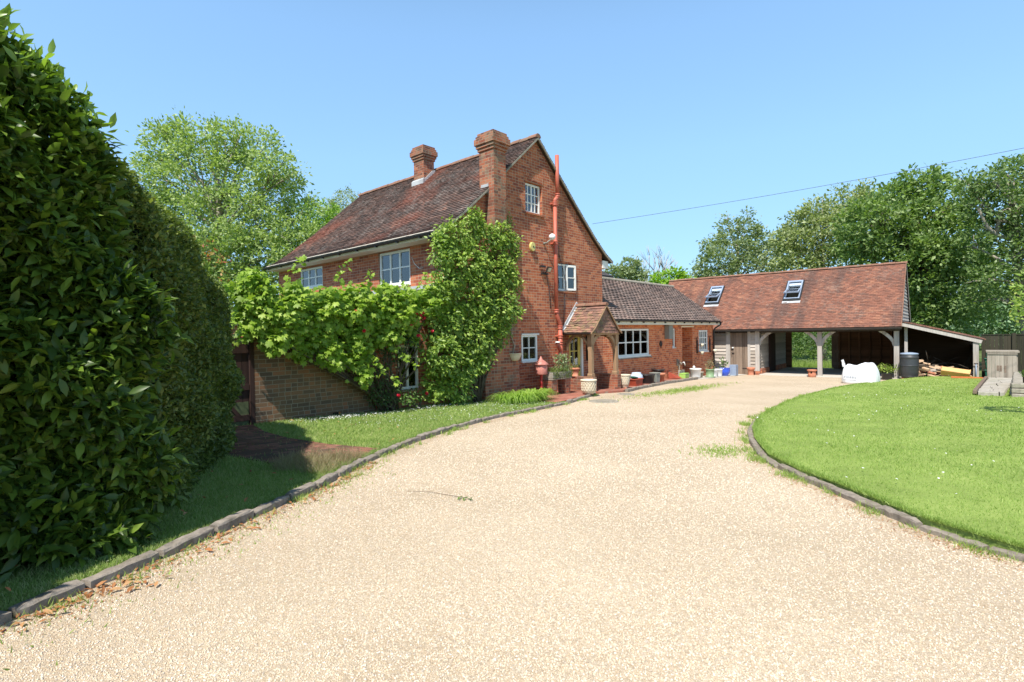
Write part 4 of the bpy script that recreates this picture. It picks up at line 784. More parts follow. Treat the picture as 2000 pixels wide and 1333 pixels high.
for i,(s0,s1,b0,b1) in enumerate(SK):
    ang=math.atan(mg); R=Matrix.Rotation(ang,3,'X'); cx=(s0+s1)/2; cb_=(b0+b1)/2; cz=1.53+mg*(cb_+.35); L=(b1-b0)*cg; Wd=s1-s0
    def sl(b,x,y,z,sx,sy,sz,mi=0,Rm=R,c0=None): b.obox(Vector(c0 or (cx,cb_,cz))+Rm@Vector((x,y,z)),(sx,sy,sz),Rm,mi)
    b=MB(); h=.05
    sl(b,-Wd/2+.035,0,h,.06,L,.09);sl(b,Wd/2-.035,0,h,.06,L,.09);sl(b,0,L/2-.05,h,Wd-.13,.10,.09);sl(b,0,-L/2+.03,h,Wd-.13,.05,.09)
    sl(b,-Wd/2-.02,0,.035,.05,L+.06,.05,1);sl(b,Wd/2+.02,0,.035,.05,L+.06,.05,1);sl(b,0,-L/2-.04,.03,Wd+.06,.09,.045,1)
    sl(b,0,0,-.25,Wd,L,.02,2)
    sl(b,0,L*.33,.02,Wd-.15,.14,.03,3)
    skl=b.build('skylight',['bluegrey','blackpl','dark','paleblue'],gr,label='%s tilted-open grey skylight in the garage roof'%('left' if i==0 else 'right'))
    b=MB(); sl(b,0,-L/2-.15,.012,Wd+.1,.16,.012); b.build('flashing','lead',skl)
    R2=R@Matrix.Rotation(rad(-24),3,'X'); c2=Vector((cx,cb_,cz))+R@Vector((0,.02,.09))
    b=MB()
    for (x,y,sx,sy) in ((-Wd/2+.05,0,.05,L*.86),(Wd/2-.05,0,.05,L*.86),(0,L*.42,Wd-.12,.06),(0,-L*.42,Wd-.02,.06)): b.obox(c2+R2@Vector((x,y,0)),(sx,sy,.05),R2)
    sa=b.build('sash','bluegrey',skl); b=MB(); b.obox(c2+R2@Vector((0,0,.0)),(Wd-.12,L*.82,.012),R2); b.build('pane','glass',sa,uv=False)
zg=-.62; ZS=-.485
def boards(b,x0,x1,z0,z1,y,h=.14,t=.022,mi=0,out=-1):
    z=z0
    while z<z1-.02:
        zz=min(z+h,z1); b.add([(x0,y+out*.042,z),(x1,y+out*.042,z),(x1,y+out*.006,zz),(x0,y+out*.006,zz),(x0,y,z),(x1,y,z),(x1,y,zz),(x0,y,zz)],[(0,1,2,3),(4,5,1,0),(5,6,2,1),(6,7,3,2),(7,4,0,3)] if out<0 else [(3,2,1,0),(0,1,5,4),(1,2,6,5),(2,3,7,6),(3,0,4,7)],mi); z+=h-.006
b=MB(); boards(b,-2.0,-.86,-.40,1.5,.0,.16); boards(b,.22,.42,-.36,1.5,.0,.16); b.build('weatherboard','greywoodx',gr)
b=MB()
for x0,x1 in ((-.86,-.68),(.10,.22),(.42,.60)): b.box(x0,-.04,-.36,x1,.12,1.42)
b.build('wall_post','greywood',gr)
b=MB(); b.box(-2.0,-.02,-.8,-.68,.1,-.402); b.box(.10,-.045,-.8,.62,.1,-.37); b.box(.60,.1,-.8,.66,4.7,-.25); b.build('brick_plinth','brick',gr)
b=MB()
for i in range(6): b.box(-.68+i*.13,.03,-.56,-.68+i*.13+.124,.06,1.36)
gd=b.build('door','doorwood',gr,label='weathered plank door at the left end of the garage')
b=MB(); b.box(-.62,0,.42,-.50,.03,.45); b.tube([(-.60,0,.62),(-.60,.03,.62)],.045,10); b.box(-.15,.018,-.28,.09,.03,-.24); b.box(-.62,.01,.25,-.60,.03,.5); b.build('latch','iron',gd); b=MB(); b.lathe([(.0,0),(.04,.02),(.04,.06),(0,.08)],10,(-.56,0,.64)); b.build('handle','whitepl',gd)
b=MB(); b.tube([(-1.15,-.2,1.38),(-1.0,-.2,1.28),(-.8,-.18,1.30),(-.62,-.14,1.42)],.014,8); b.build('gutter_hook','greybox',gr)
for x0 in (2.88,5.52):
    b=MB(); b.box(x0,0,-.56,x0+.17,.17,1.42); b.build('post','greywood',gr,bevel=.008)
def brace(x,dx,mat='greywood'):
    b=MB(); P_=[(x+dx*(.05+.5*(k/6)**1.4),.085,.78+.62*(k/6)**.75) for k in range(7)]
    for p,q in zip(P_,P_[1:]): b.beam(p,q,.09,.12)
    b.build('brace',mat,gr)
brace(2.965,-1);brace(2.965,1);brace(5.6,-1);brace(.5,1)
b=MB(); b.box(-2.1,-.03,1.36,5.72,.16,1.52); b.build('beam','darkbeam',gr)
b=MB(); b.prism([(-.385+.05*math.cos(a),1.475+.05*math.sin(a)) for a in [math.pi+math.pi*k/8 for k in range(9)]],-2.0,5.8,axis='x'); b.build('gutter','blackpl',gr)
# interior partitions
b=MB()
def yboards(b,x,y0,y1,z0,z1,out,mi=0,h=.15):
    z=z0
    while z<z1-.02:
        zz=min(z+h,z1); b.add([(x+out*.03,y0,z),(x+out*.03,y1,z),(x+out*.006,y1,zz),(x+out*.006,y0,zz),(x,y0,z),(x,y1,z)],[(0,1,2,3),(4,5,1,0)],mi); z+=h-.012
yboards(b,.60,.12,4.75,-.25,1.9,1); b.build('partition','greywoodx',gr)
b=MB(); b.box(.64,1.4,-.5,.67,2.5,1.3); b.build('inner_door','gatewood',gr)
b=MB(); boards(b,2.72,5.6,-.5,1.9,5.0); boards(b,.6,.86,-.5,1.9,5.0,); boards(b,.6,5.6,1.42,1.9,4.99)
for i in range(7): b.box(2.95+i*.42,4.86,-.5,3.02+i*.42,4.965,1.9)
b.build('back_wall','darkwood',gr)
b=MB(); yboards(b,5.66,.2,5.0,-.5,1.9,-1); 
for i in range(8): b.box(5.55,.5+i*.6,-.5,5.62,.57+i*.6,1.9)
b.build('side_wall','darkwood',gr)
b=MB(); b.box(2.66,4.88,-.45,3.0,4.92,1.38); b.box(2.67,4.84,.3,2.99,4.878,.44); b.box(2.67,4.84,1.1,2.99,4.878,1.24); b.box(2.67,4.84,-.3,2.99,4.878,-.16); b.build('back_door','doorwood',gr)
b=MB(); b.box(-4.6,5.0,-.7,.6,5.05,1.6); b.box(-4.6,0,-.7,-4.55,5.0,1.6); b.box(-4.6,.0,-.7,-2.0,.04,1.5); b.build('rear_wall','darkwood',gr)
b=MB(); b.box(.62,-.16,-.75,5.75,5.2,ZS); b.build('floor_slab','concrete',gr,bevel=.01)
# right gable, weatherboarded
gbm=MB(); z=1.5
b=MB()
while z<4.1:
    y0=-.25+(z-1.55)/mg; y1=5.45-(z-1.55)/mg
    if y1-y0>.15: b.add([(5.75,max(y0,-.2),z),(5.75,min(y1,5.4),z),(5.725,min(y1,5.4)-.1,z+.15),(5.725,max(y0,-.2)+.1,z+.15),(5.70,max(y0,-.2),z),(5.70,min(y1,5.4),z)],[(0,1,2,3),(4,5,1,0)])
    z+=.14
b.add([(5.69,-.2,1.5),(5.69,5.4,1.5),(5.69,2.6,4.15)],[(0,1,2)]); b.build('gable_boards','greywood',gr)
for e in (0,1):
    b=MB(); b.beam((5.79,-.35 if e==0 else 5.55,1.50),(5.79,2.6,4.20),.02,.14,up=(0,0,1)); b.build('barge_board','tile_ridge' if e==0 else 'greywood',gr)
# lean-to
lz=lambda x:1.72-(x-5.76)*(.70/2.41)
b=MB(); b.beam((5.78,-.02,lz(5.76)-.09),(8.12,-.02,lz(8.12)-.09),.05,.16); b.build('fascia','greywood',gr)
Sx=lambda d:(8.22-d*.9603,lz(8.22)+d*.279,.279,.9603)
lt=tiles('lean_to_roof','tile_gar',gr,Sx,-.06,5.0,2.52,gauge=.1,tw=.165,axis='y',thick=.013,seed=33)
b=MB(); b.add([(5.76,-.05,lz(5.76)-.015),(8.2,-.05,lz(8.2)-.015),(8.2,5,lz(8.2)-.015),(5.76,5,lz(5.76)-.015),(5.76,-.05,lz(5.76)-.04),(8.2,-.05,lz(8.2)-.04),(8.2,5,lz(8.2)-.04),(5.76,5,lz(5.76)-.04)],[(0,1,2,3),(7,6,5,4),(0,4,5,1),(1,5,6,2),(2,6,7,3)]); b.build('roof_boarding','deck',lt)
b=MB(); b.box(7.87,0,-.6,8.03,.15,lz(8.0)-.15); b.build('post','greywood',gr,bevel=.006)
b=MB(); b.box(7.9,.2,-.6,7.98,4.9,.72); b.prism([(5.7,-.6),(8.0,-.6),(8.0,lz(8.0)-.05),(5.7,lz(5.7)-.05)],4.9,4.95); b.build('side_boards','darkwood',gr)
b=MB(); b.box(5.84,.3,-.5,5.94,.4,1.5); b.build('post','greywood',gr)

# ============================================================ FENCE, SHED PANEL, RAMP, BEDS (right edge)
fe=root('board_fence','dark shaded board fence behind the lean-to under the oak','fence',WG(8.2,3.2,0),GROT)
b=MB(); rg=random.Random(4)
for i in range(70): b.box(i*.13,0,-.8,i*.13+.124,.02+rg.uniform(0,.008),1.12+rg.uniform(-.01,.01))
b.box(-.02,-.02,1.12,9.2,.05,1.16); b.build('boards','shaded_fencewood',fe); b=MB()
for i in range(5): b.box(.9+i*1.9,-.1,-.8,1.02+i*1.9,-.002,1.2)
b.build('fence_post','shaded_fencewood',fe)
cp=root('compost_bunker','grey weathered plank bunker standing at the head of the stone ramp','bunker',WG(8.22,-1.0,-.42),GROT-.02)
b=MB()
for i in range(7): b.box(i*.106,0,.0,i*.106+.102,.03,1.0)
b.build('front_boards','bunkerwood',cp); b=MB()
for i in range(6): b.box(.74,.06+i*.13,0,.77,.06+i*.13+.12,1.0)
for i in range(6): b.box(0,.06+i*.13,0,.03,.06+i*.13+.12,.98)
b.build('side_boards','bunkerwood',cp); b=MB(); b.box(-.03,-.03,1.0,.81,.9,1.06); b.box(.0,-.025,.94,.76,0,.98); b.build('lid','bunkerwood',cp)
b=MB()
for q in ((.24,.30),(.31,.37),(.43,.48)): b.box(q[0],-.004,.38-(q[0]-.24)*.3,q[1],0,.56)
b.build('worn_mark','doorwood',cp)
lz_=lambda y:float(-.10-.026*y)   # lawn height along the ramp
rp=root('stone_ramp','pale paved stone path leading up to the plank bunker','path',WG(7.75,-8.5,0),GROT)
b=MB(); rg=random.Random(8); y=0
while y<7.3:
    l=rg.uniform(.32,.5); z=lz_(y); m_=.3+rg.uniform(-.12,.12); xo=y*.067; w2=.50+y*.02
    b.box(xo+.03,y,z-.15,xo+m_-.01,y+l-.015,z+rg.uniform(.005,.02)); b.box(xo+m_+.01,y,z-.15,xo+w2,y+l-.015,z+rg.uniform(.005,.02)); y+=l
b.build('paving','paving',rp,bevel=.008); b=MB(); b.beam((-.03,.0,lz_(0)+.0),(.42,7.0,lz_(7)+.03),.08,.10); b.build('sleeper','doorwood',rp,bevel=.015)
bd=root('stone_bed','raised bed of rough grey stones at the right edge of the lawn','raised bed',WG(8.36,-8.6,-.12),GROT)
b=MB(); rg=random.Random(12)
for j in range(3):
    x=0
    while x<3:
        l=rg.uniform(.22,.45); b.obox((x+l/2,.1+j*.03,j*.12-.03),(l-.02,.2,.11),Matrix.Rotation(rg.uniform(-.05,.05),3,'Y')); x+=l
    y=.2
    while y<4.2:
        l=rg.uniform(.22,.4); b.obox((.08+j*.02+y*.07,y+l/2,j*.12-.03),(.18,l-.02,.11),Matrix.Rotation(rg.uniform(-.05,.05),3,'X')); y+=l
b.build('stones','stone',bd,bevel=.02); b=MB(); b.box(.4,.2,-.2,3,4.2,.24); b.build('soil','soil',bd)
P=np.column_stack([RNG.uniform(.4,2.5,700),RNG.uniform(.25,4.1,700),np.full(700,.25)]); leaves('bedding_plants',P,rdir(700)+np.array([0,0,1.2]),rdir(700),RNG.uniform(.06,.16,700),'diamond','ivydark',bd)
bi=root('green_bins','dark green plastic bins stacked behind the lean-to post','bin',WG(8.3,2.2,-.62),GROT)
b=MB(); 
for z in (0,.45): b.prism([(0,z),(.5,z),(.54,z+.36),(-.04,z+.36)],0,.5); b.prism([(-.06,z+.365),(.56,z+.365),(.56,z+.41),(-.06,z+.41)],-.03,.53)
b.prism([(0,.9),(.5,.9),(.5,1.1),(0,1.1)],0,.5); b.build('bin','binpl',bi,bevel=.015)
# spade, orange tray, blocks
sp_=root('spade','grey-blue handled spade leaning on the lean-to end post','spade',WG(7.95,-.12,-.60),GROT)
b=MB(); b.tube([(0,0,.15),(0,.05,.72)],.018,8); b.build('shaft','bluegrey',sp_); b=MB(); b.tube([(-.06,.05,.74),(.06,.05,.74)],.018,8); b.tube([(0,.05,.70),(-.05,.05,.74)],.012,6); b.tube([(0,.05,.70),(.05,.05,.74)],.012,6); b.build('handle','iron',sp_); b=MB(); b.prism([(-.08,.2),(.08,.2),(.08,-.0),(0,-.03),(-.08,.0)],-.015,-.005); b.build('blade','greybox',sp_)
tb=root('orange_plank_bench','low orange plank bench on a concrete block by the lean-to post','plank bench',WG(7.25,-.75,-.45),GROT)
b=MB(); b.box(0,0,.10,.95,.3,.14); b.prism([(.02,.1),(.25,.1),(.2,-.06),(.1,-.06)],.02,.28); b.build('tray','orangepl',tb); b=MB(); b.box(.32,-.02,-.1,.86,.25,.096); b.build('block','concrete',tb,bevel=.01)
# log pile
rg=random.Random(5); LP=Vector(WG(6.35,.0,-.50)); RZ=Matrix.Rotation(GROT,3,'Z')
for i in range(100):
    x=rg.uniform(-.05,1.6); y=rg.uniform(0,.8); top=.50-.25*x+.25*y; z=rg.uniform(.02,max(.08,top)); R_=Matrix.Rotation(rg.uniform(-.9,.9),3,'Z')@Matrix.Rotation(rg.uniform(-.4,.4),3,'Y')@Matrix.Rotation(rg.uniform(0,3),3,'X'); L=rg.uniform(.14,.34); r=rg.uniform(.04,.075)
    k=rg.choice((3,4,5)); b=MB(); vs=[R_@Vector((e*L/2,r*math.cos(2*math.pi*j/k),r*math.sin(2*math.pi*j/k)*.8)) for e in (-1,1) for j in range(k)]
    b.add(vs,[tuple(range(k)),tuple(range(2*k-1,k-1,-1))]+[(j,j+k,(j+1)%k+k,(j+1)%k) for j in range(k)]); mt_=rg.choice(('log','log','log','bark','terracotta')); o=b.build('split_log',mt_,uv=False); o.location=LP+RZ@Vector((x,y,z)); o.rotation_euler=(0,0,GROT); tagp(o,{'log':'pale cleft log showing fresh wood in the heap under the lean-to','bark':'dark bark-covered log in the heap under the lean-to','terracotta':'reddish-brown log in the heap under the lean-to'}[mt_],'log','split logs heaped in the lean-to')
for i in range(7):
    b=MB(); b.beam((rg.uniform(0,.3),rg.uniform(0,.4),.30+.04*i*.5),(rg.uniform(.6,1.0),rg.uniform(0,.6),rg.uniform(.25,.48)),.03,.04); o=b.build('timber_offcut','log' if i%2 else 'greywood',uv=False); o.location=LP; o.rotation_euler=(0,0,GROT); tagp(o,'long thin timber offcut lying across the heap of logs','timber','timber offcuts on the log heap')
b=MB()
for i in range(30):
    a=Vector((rg.uniform(0,1.6),rg.uniform(.4,2.2),rg.uniform(.2,.6))); d=Vector((rg.uniform(-1,1),rg.uniform(-.5,.5),rg.uniform(-.1,.5))).normalized()*rg.uniform(.3,.7); b.tube([a,a+d*.5+Vector((0,0,.04)),a+d],.009,5)
o=b.build('brushwood','bark',uv=False); o.location=LP; o.rotation_euler=(0,0,GROT); tagp(o,'tangle of thin dry branches on top of the log heap','brushwood',kind='stuff')
pb=root('wooden_planter_box','new orange wooden trough tipped on its side on the logs','planter box',WG(6.95,-.12,-.33),GROT-.05)
b=MB(); R_=Matrix.Rotation(rad(8),3,'Y')@Matrix.Rotation(rad(-50),3,'X'); 
for (c_,s_) in (((0,0,-.1),(.78,.24,.022)),((0,.12,.0),(.78,.022,.2)),((0,-.12,.0),(.78,.022,.2)),((-.40,0,0),(.03,.27,.24)),((.40,0,0),(.03,.27,.24))): b.obox(Vector((.42,.1,.13))+R_@Vector(c_),s_,R_)
b.build('boards','newwood',pb,bevel=.004)
# water butt on bricks
wb=root('water_butt','dark grey plastic water butt with lid standing on bricks','water butt',WG(6.02,-.32,-.56),GROT)
b=MB(); b.lathe([(.24,.14),(.27,.20),(.295,.38),(.30,.58),(.305,.60),(.30,.62),(.298,.82),(.29,.90),(.297,.91),(.29,.93),(.27,1.02)],32); b.build('barrel','waterbutt',wb)
b=MB(); b.lathe([(.285,1.02),(.29,1.05),(.27,1.07),(.10,1.10),(.0,1.105)],32); b.build('lid','bluegrey',wb); b=MB(); b.lathe([(.303,.585),(.31,.60),(.303,.615)],32); b.lathe([(.272,.19),(.28,.205),(.274,.22)],32); b.lathe([(.292,.895),(.302,.91),(.29,.93)],32); b.build('hoop','waterbutt',wb)
b=MB(); 
for i in range(4):
    for j in range(2): b.box(-.25+i*.13,-.2+j*.2,-.1+.0,-.25+i*.13+.115,-.2+j*.2+.19,.06); b.box(-.24+i*.13,-.18+j*.19,.065,-.24+i*.13+.11,-.18+j*.19+.18,.135)
b.build('brick_base','brick_chim',wb)
# bulk bag
bb=root('bulk_bag','bulging white woven bulk bag with grey print on the gravel','bulk bag',WG(4.78,-3.1,-.47),GROT-.05)
b=MB(); n=56; rg=random.Random(3); vs=[]; H_=[0,.03,.10,.2,.3,.4,.5,.58,.64,.67,.66,.62]; SX=[.50,.535,.55,.555,.55,.535,.51,.48,.44,.38,.25,0]; SY=[.42,.46,.47,.47,.46,.45,.43,.41,.37,.31,.2,0]
for i,z in enumerate(H_):
    for k in range(n):
        a=2*math.pi*k/n; ca,sa_=math.cos(a),math.sin(a); e=.45 if i<8 else .6
        x=SX[i]*1.0*abs(ca)**e*(1 if ca>0 else -1); y=SY[i]*abs(sa_)**e*(1 if sa_>0 else -1); f=z/.67
        fold=.010*math.sin(9*a+z*11)+.008*math.sin(17*a-z*7)+.012*math.sin(z*60+2.5*math.sin(a*2))*(ca>.2)
        zz=z+f*(.10*(x>-.05)*min(1,(x+.05)*4)-.02+.035*math.sin(4.2*x*3+1)+.02*math.sin(y*11))
        x-= f*f*.13*max(0,x)*1.6; vs.append((x*(1+fold),y*(1+fold),zz))
b.add(vs,[(i*n+k,i*n+(k+1)%n,(i+1)*n+(k+1)%n,(i+1)*n+k) for i in range(len(H_)-1) for k in range(n)],0,True); bgo=b.build('bag_body','bag',bb); sbm=bgo.modifiers.new('s','SUBSURF'); sbm.levels=sbm.render_levels=1
for (x,y,tx,tz) in ((-.46,-.28,-.06,.22),(.36,.25,.02,.05)):
    b=MB(); b.beam((x,y,.60),(x+tx*.4,y,.62+tz*.5),.025,.09); b.beam((x+tx*.4,y,.62+tz*.5),(x+tx,y+.02,.62+tz),.022,.08); b.build('strap','bag',bb)
b=MB()
ys=lambda x:-.515+.05*abs(x+.05)
for i,(x0,wd,h) in enumerate(((-.44,.085,.075),(-.33,.03,.08),(-.285,.015,.08),(-.255,.03,.08),(-.21,.012,.08),(-.18,.035,.08),(-.13,.015,.08),(-.10,.03,.05))): b.add([(x0,-.53,.20),(x0+wd,-.53,.20),(x0+wd,-.53,.20+h),(x0,-.53,.20+h)],[(0,1,2,3)])
for i in range(8): x=-.46+i*.05; b.add([(x,-.53,.14-.0*i),(x+.05,-.53,.135),(x+.05,-.53,.15),(x,-.53,.155)],[(0,1,2,3)])
pr_=b.build('print','bagprint',bb,uv=False); sw=pr_.modifiers.new('wrap','SHRINKWRAP'); sw.target=bgo; sw.offset=.006; sw.wrap_method='PROJECT'; sw.use_project_y=True; sw.use_positive_direction=True; sw.use_negative_direction=True

# ============================================================ POTS AND SMALL THINGS
def pot(name,label,loc,prof,mat,cat='flower pot',group=None,sq=1,rot=0,plant=None,soil=None,n=24):
    rt=root(name,label,cat,loc,rot,group); b=MB(); b.lathe(prof,n,sq=sq); b.build('pot',mat,rt)
    if soil: b=MB(); b.lathe([(soil[0],0),(soil[0]*.9,.012),(0,.015)],16,(0,0,soil[1]),sq=sq); b.build('soil','soil',rt,uv=False)
    if plant:
        k,h,r,mt,ls=plant[:5]; tp=plant[5] if len(plant)>5 else 'diamond'; P=RNG.normal(size=(k,3))*np.array([r*.5,r*.5*sq,h*.25])+np.array([0,0,(soil[1] if soil else prof[-1][1])+h*.5]); D=rdir(k)*.7; D[:,2]+=.8
        leaves('plant',P,D,rdir(k),ls*RNG.uniform(.6,1.3,k),tp,mt,rt); b=MB(); rg=random.Random(k)
        for _ in range(5): b.tube([(0,0,soil[1] if soil else 0),(rg.uniform(-r,r)*.4,rg.uniform(-r,r)*.4,(soil[1] if soil else 0)+h*.5),(rg.uniform(-r,r)*.7,rg.uniform(-r,r)*.7,(soil[1] if soil else 0)+h*.9)],.006,5)
        b.build('stem','bark',rt,uv=False)
    return rt
zp=lambda s:float(gz_s(s))+.055
FP=[(.10,0),(.14,.20),(.165,.205),(.17,.26),(.15,.265),(.14,.22)]
def scl(p,kx,kz): return [(r*kx,z*kz) for r,z in p]
# lattice stoneware urns
def urn(label,loc,k=1,slim=False):
    rt=root('lattice_urn',label,'urn',loc,0,'cream lattice stoneware urns'); b=MB()
    prof=[(.15,.03),(.19,.05),(.205,.12),(.215,.34),(.225,.40),(.25,.415),(.255,.44),(.24,.455),(.20,.45),(.19,.40)] if not slim else [(.08,.0),(.10,.04),(.12,.10),(.17,.32),(.18,.40),(.21,.43),(.21,.45),(.16,.45)]
    prof=scl(prof,k,k); b.lathe(prof,32)
    rf_=(lambda z:.205+.02*(z/.4)) if not slim else (lambda z:.10+.075*(z/.38))
    for sg in (-1,1):
        for j in range(16):
            a0=2*math.pi*j/16; pts=[]
            for q in range(6): z=.09+.30*q/5; a=a0+sg*.75*q/5; rr_=(rf_(z)+.004)*k; pts.append((rr_*math.cos(a),rr_*math.sin(a),z*k))
            b.tube(pts,.010*k,5)
    b.build('pot','sandst',rt); b=MB()
    for a in (.5,2.6,4.7): b.box(.12*k*math.cos(a)-.03,.12*k*math.sin(a)-.03,-.02,.12*k*math.cos(a)+.03,.12*k*math.sin(a)+.03,.035)
    b.build('foot','terracotta',rt); b=MB(); b.lathe([(.19*k if not slim else .15*k,.40*k),(0,.41*k)],16); b.build('soil','soil',rt,uv=False); return rt
urn('squat cream lattice urn in front of the porch wall',W(8.2,-1.30,zp(8.2)),.88)
urn('slim cream lattice urn right of the porch beside the red trough',W(10.62,-.98,zp(10.6)),.92,True)
pot('terracotta_pot','terracotta pot with saucer on the low porch wall',W(8.95,-.32,.235),[(.13,0),(.135,.015),(.09,.02),(.125,.19),(.145,.195),(.15,.24),(.13,.245)],'terracotta',soil=(.125,.20),plant=(60,.16,.12,'coton',.03))
# red lantern on a post
ln=root('bird_feeder','faded red metal lantern box on a turned red post','bird feeder',W(7.15,-.52,zp(7.1)),HROT)
b=MB(); b.lathe([(.09,0),(.07,.04),(.05,.08),(.06,.10),(.04,.14),(.035,.3),(.045,.33),(.035,.36),(.033,.5),(.05,.53),(.03,.56)],16); b.build('post','redgloss',ln)
b=MB(); n=8; b.lathe([(.165,.55),(.17,.56),(.17,.80),(.16,.81)],8); b.build('drum','pinkmetal',ln)
b=MB(); b.lathe([(.20,.80),(.205,.815),(.12,.89),(.05,.94),(.03,.98),(.012,1.02),(0,1.03)],16); b.build('lid','pinkmetal',ln)
# stone trough on brick piers
tr=root('stone_trough','old stone trough planted with heather on two brick piers','trough',W(7.72,-.62,zp(7.6)),HROT)
b=MB(); b.box(-.42,-.16,.40,.46,.16,.44); 
for x0,x1,y0,y1 in ((-.42,.46,-.16,-.11),(-.42,.46,.11,.16),(-.42,-.37,-.11,.11),(.41,.46,-.11,.11)): b.box(x0,y0,.44,x1,y1,.60)
b.build('trough','stone',tr,bevel=.015); b=MB()
for x in (-.30,.30): b.prism([(x-.10,0),(x+.10,0),(x+.13,.395),(x-.13,.395)],-.13,.13)
b.build('pier','brick_chim',tr); b=MB(); b.box(-.37,-.11,.45,.41,.11,.57); b.build('soil','soil',tr)
k=1100; P=np.column_stack([RNG.uniform(-.40,.46,k),RNG.normal(size=k)*.11-.03,.60+np.abs(RNG.normal(size=k))*.05]); ed=RNG.uniform(size=k)<.3; P[ed,1]=-.18; P[ed,2]=RNG.uniform(.42,.6,ed.sum()); leaves('heather',P,rdir(k)+np.array([0,-.3,.9]),rdir(k),RNG.uniform(.02,.05,k),'diamond','coton',tr)
k=420; P=np.column_stack([.22+RNG.normal(size=k)*.11,RNG.normal(size=k)*.1,.62+RNG.uniform(0,.42,k)]); leaves('tall_plant',P,rdir(k)+np.array([0,0,.9]),rdir(k),RNG.uniform(.04,.09,k),'diamond','grey_leaf',tr)
b=MB(); rg=random.Random(2)
for _ in range(14): x=rg.uniform(.08,.4); b.tube([(x,0,.58),(x+rg.uniform(-.05,.05),rg.uniform(-.08,.08),.8),(x+rg.uniform(-.12,.12),rg.uniform(-.12,.12),1.08)],.005,4)
b.build('stem','bark',tr,uv=False)
# half basket on the wall
hb=root('wall_basket','cream half-bowl planter hung on the chimney breast beside the small window','planter',W(6.36,-.305,.80),HROT)
b=MB(); vs=[];n=14;pf=[(.0,.0),(.08,.01),(.13,.05),(.17,.13),(.19,.18),(.205,.19),(.205,.205)]
for r,z in pf:
    for k_ in range(n+1): a=math.pi+math.pi*k_/n; vs.append((r*math.cos(a),r*.9*math.sin(a)-.0,z))
b.add(vs,[(i*(n+1)+k_,i*(n+1)+k_+1,(i+1)*(n+1)+k_+1,(i+1)*(n+1)+k_) for i in range(len(pf)-1) for k_ in range(n)],0,True); b.build('bowl','sandst',hb)
b=MB(); b.lathe([(.19,.17),(0,.18)],20,sq=.9); b.build('soil','soil',hb,uv=False)
b=MB(); b.tube([(-.12,-.05,.18),(-.02,-.02,.4),(-.15,-.04,.6),(-.2,-.1,.9)],[.012,.018,.014,.012],6); b.build('vine_stem','barklight',hb,uv=False)
# along the kitchen wall
rt=root('red_trough','red plastic trough holding folded blue, white and green cloths','trough',W(11.75,-.72,zp(11.7)),HROT+.1)
b=MB(); b.prism([(-.24,0),(.24,0),(.30,.20),(-.30,.20)],-.13,.13); b.prism([(-.32,.20),(.32,.20),(.32,.225),(-.32,.225)],-.15,.15); b.build('trough','rust',rt,bevel=.01); b=MB(); b.obox((-.14,0,.27),(.26,.2,.05),Matrix.Rotation(.2,3,'Y')); b.build('green_cloth','binpl',rt,bevel=.015)
bl=pot('glazed_bowl','pale blue and white glazed ball planter behind the red trough',W(12.2,-.50,zp(12.2)),[(.06,0),(.14,.03),(.20,.12),(.215,.22),(.20,.31),(.15,.37),(.155,.39),(.13,.40)],'paleblue')
pot('terracotta_pot','small pinkish terracotta pot between urn and red trough',W(11.3,-.42,zp(11.2)),scl(FP,.7,1.3),'terracotta')
pot('black_tub','wide low black plastic tub by the kitchen wall',W(12.85,-.52,zp(12.8)),[(.22,0),(.235,.02),(.275,.28),(.29,.29),(.29,.31),(.265,.31)],'blackpl','tub',soil=(.26,.29))
rt=root('square_planter','grey square planter at the pavement edge','planter',W(13.4,-.56,zp(13.4)),HROT); b=MB(); b.prism([(-.11,0),(.11,0),(.15,.32),(-.15,.32)],-.12,.12); b.prism([(-.16,.32),(.16,.32),(.16,.35),(-.16,.35)],-.15,.15); b.build('box','greybox',rt,bevel=.008)
pot('terracotta_pot','small orange terracotta pot right of the grey square planter',W(13.95,-.50,zp(13.9)),scl(FP,.95,1.15),'terracotta',soil=(.13,.26))
pot('black_pot','tall black plastic pot against the kitchen wall',W(14.35,-.22,zp(14.3)),[(.13,0),(.15,.02),(.19,.37),(.215,.38),(.215,.41),(.18,.41)],'blackpl',soil=(.18,.37))
wc=root('metal_scoop','rusty red metal coal scoop leaning on the kitchen wall','scoop',W(15.75,-.16,zp(15.7)),HROT)
b=MB(); b.add([(-.3,.1,.28),(.35,.1,.02),(.35,-.15,.02),(-.05,-.15,.02),(-.3,.1,.02)],[(0,1,2,3),(0,3,4),(0,4,1)]); b.tube([(-.3,.1,.28),(-.42,.1,.36)],.012,6); b.build('scoop','rust',wc)
rt=root('lime_crate','lime green plastic box on the pavement by the recess','box',W(16.35,-.28,zp(16.3)),HROT+.1); b=MB(); b.box(-.22,-.12,0,.22,.12,.17); b.box(-.23,-.13,.17,.23,.13,.195); b.build('box','lime',rt,bevel=.012)
rt=root('stone_block','pale grey block behind the lime box','block',W(16.6,.02,zp(16.6)),HROT); b=MB(); b.box(-.2,-.1,0,.25,.1,.30); b.box(.1,-.3,0,.32,-.1,.14); b.build('block','stone',rt,bevel=.01)
pot('white_tub','white enamel tub with rim in front of the recess',W(17.1,-.42,zp(17)),[(.17,0),(.185,.02),(.205,.31),(.235,.32),(.24,.35),(.21,.355),(.20,.31)],'whitepl','tub',soil=(.2,.31))
rt=root('white_jug','small white plastic jug lying on the white tub','jug',W(17.0,-.40,zp(17)+.35),HROT); b=MB(); b.lathe([(.02,0),(.045,.03),(.055,.07),(.03,.11),(.02,.12)],12); b.tube([(.05,0,.03),(.1,0,.06),(.05,0,.1)],.01,6); b.build('jug','whitepl',rt)
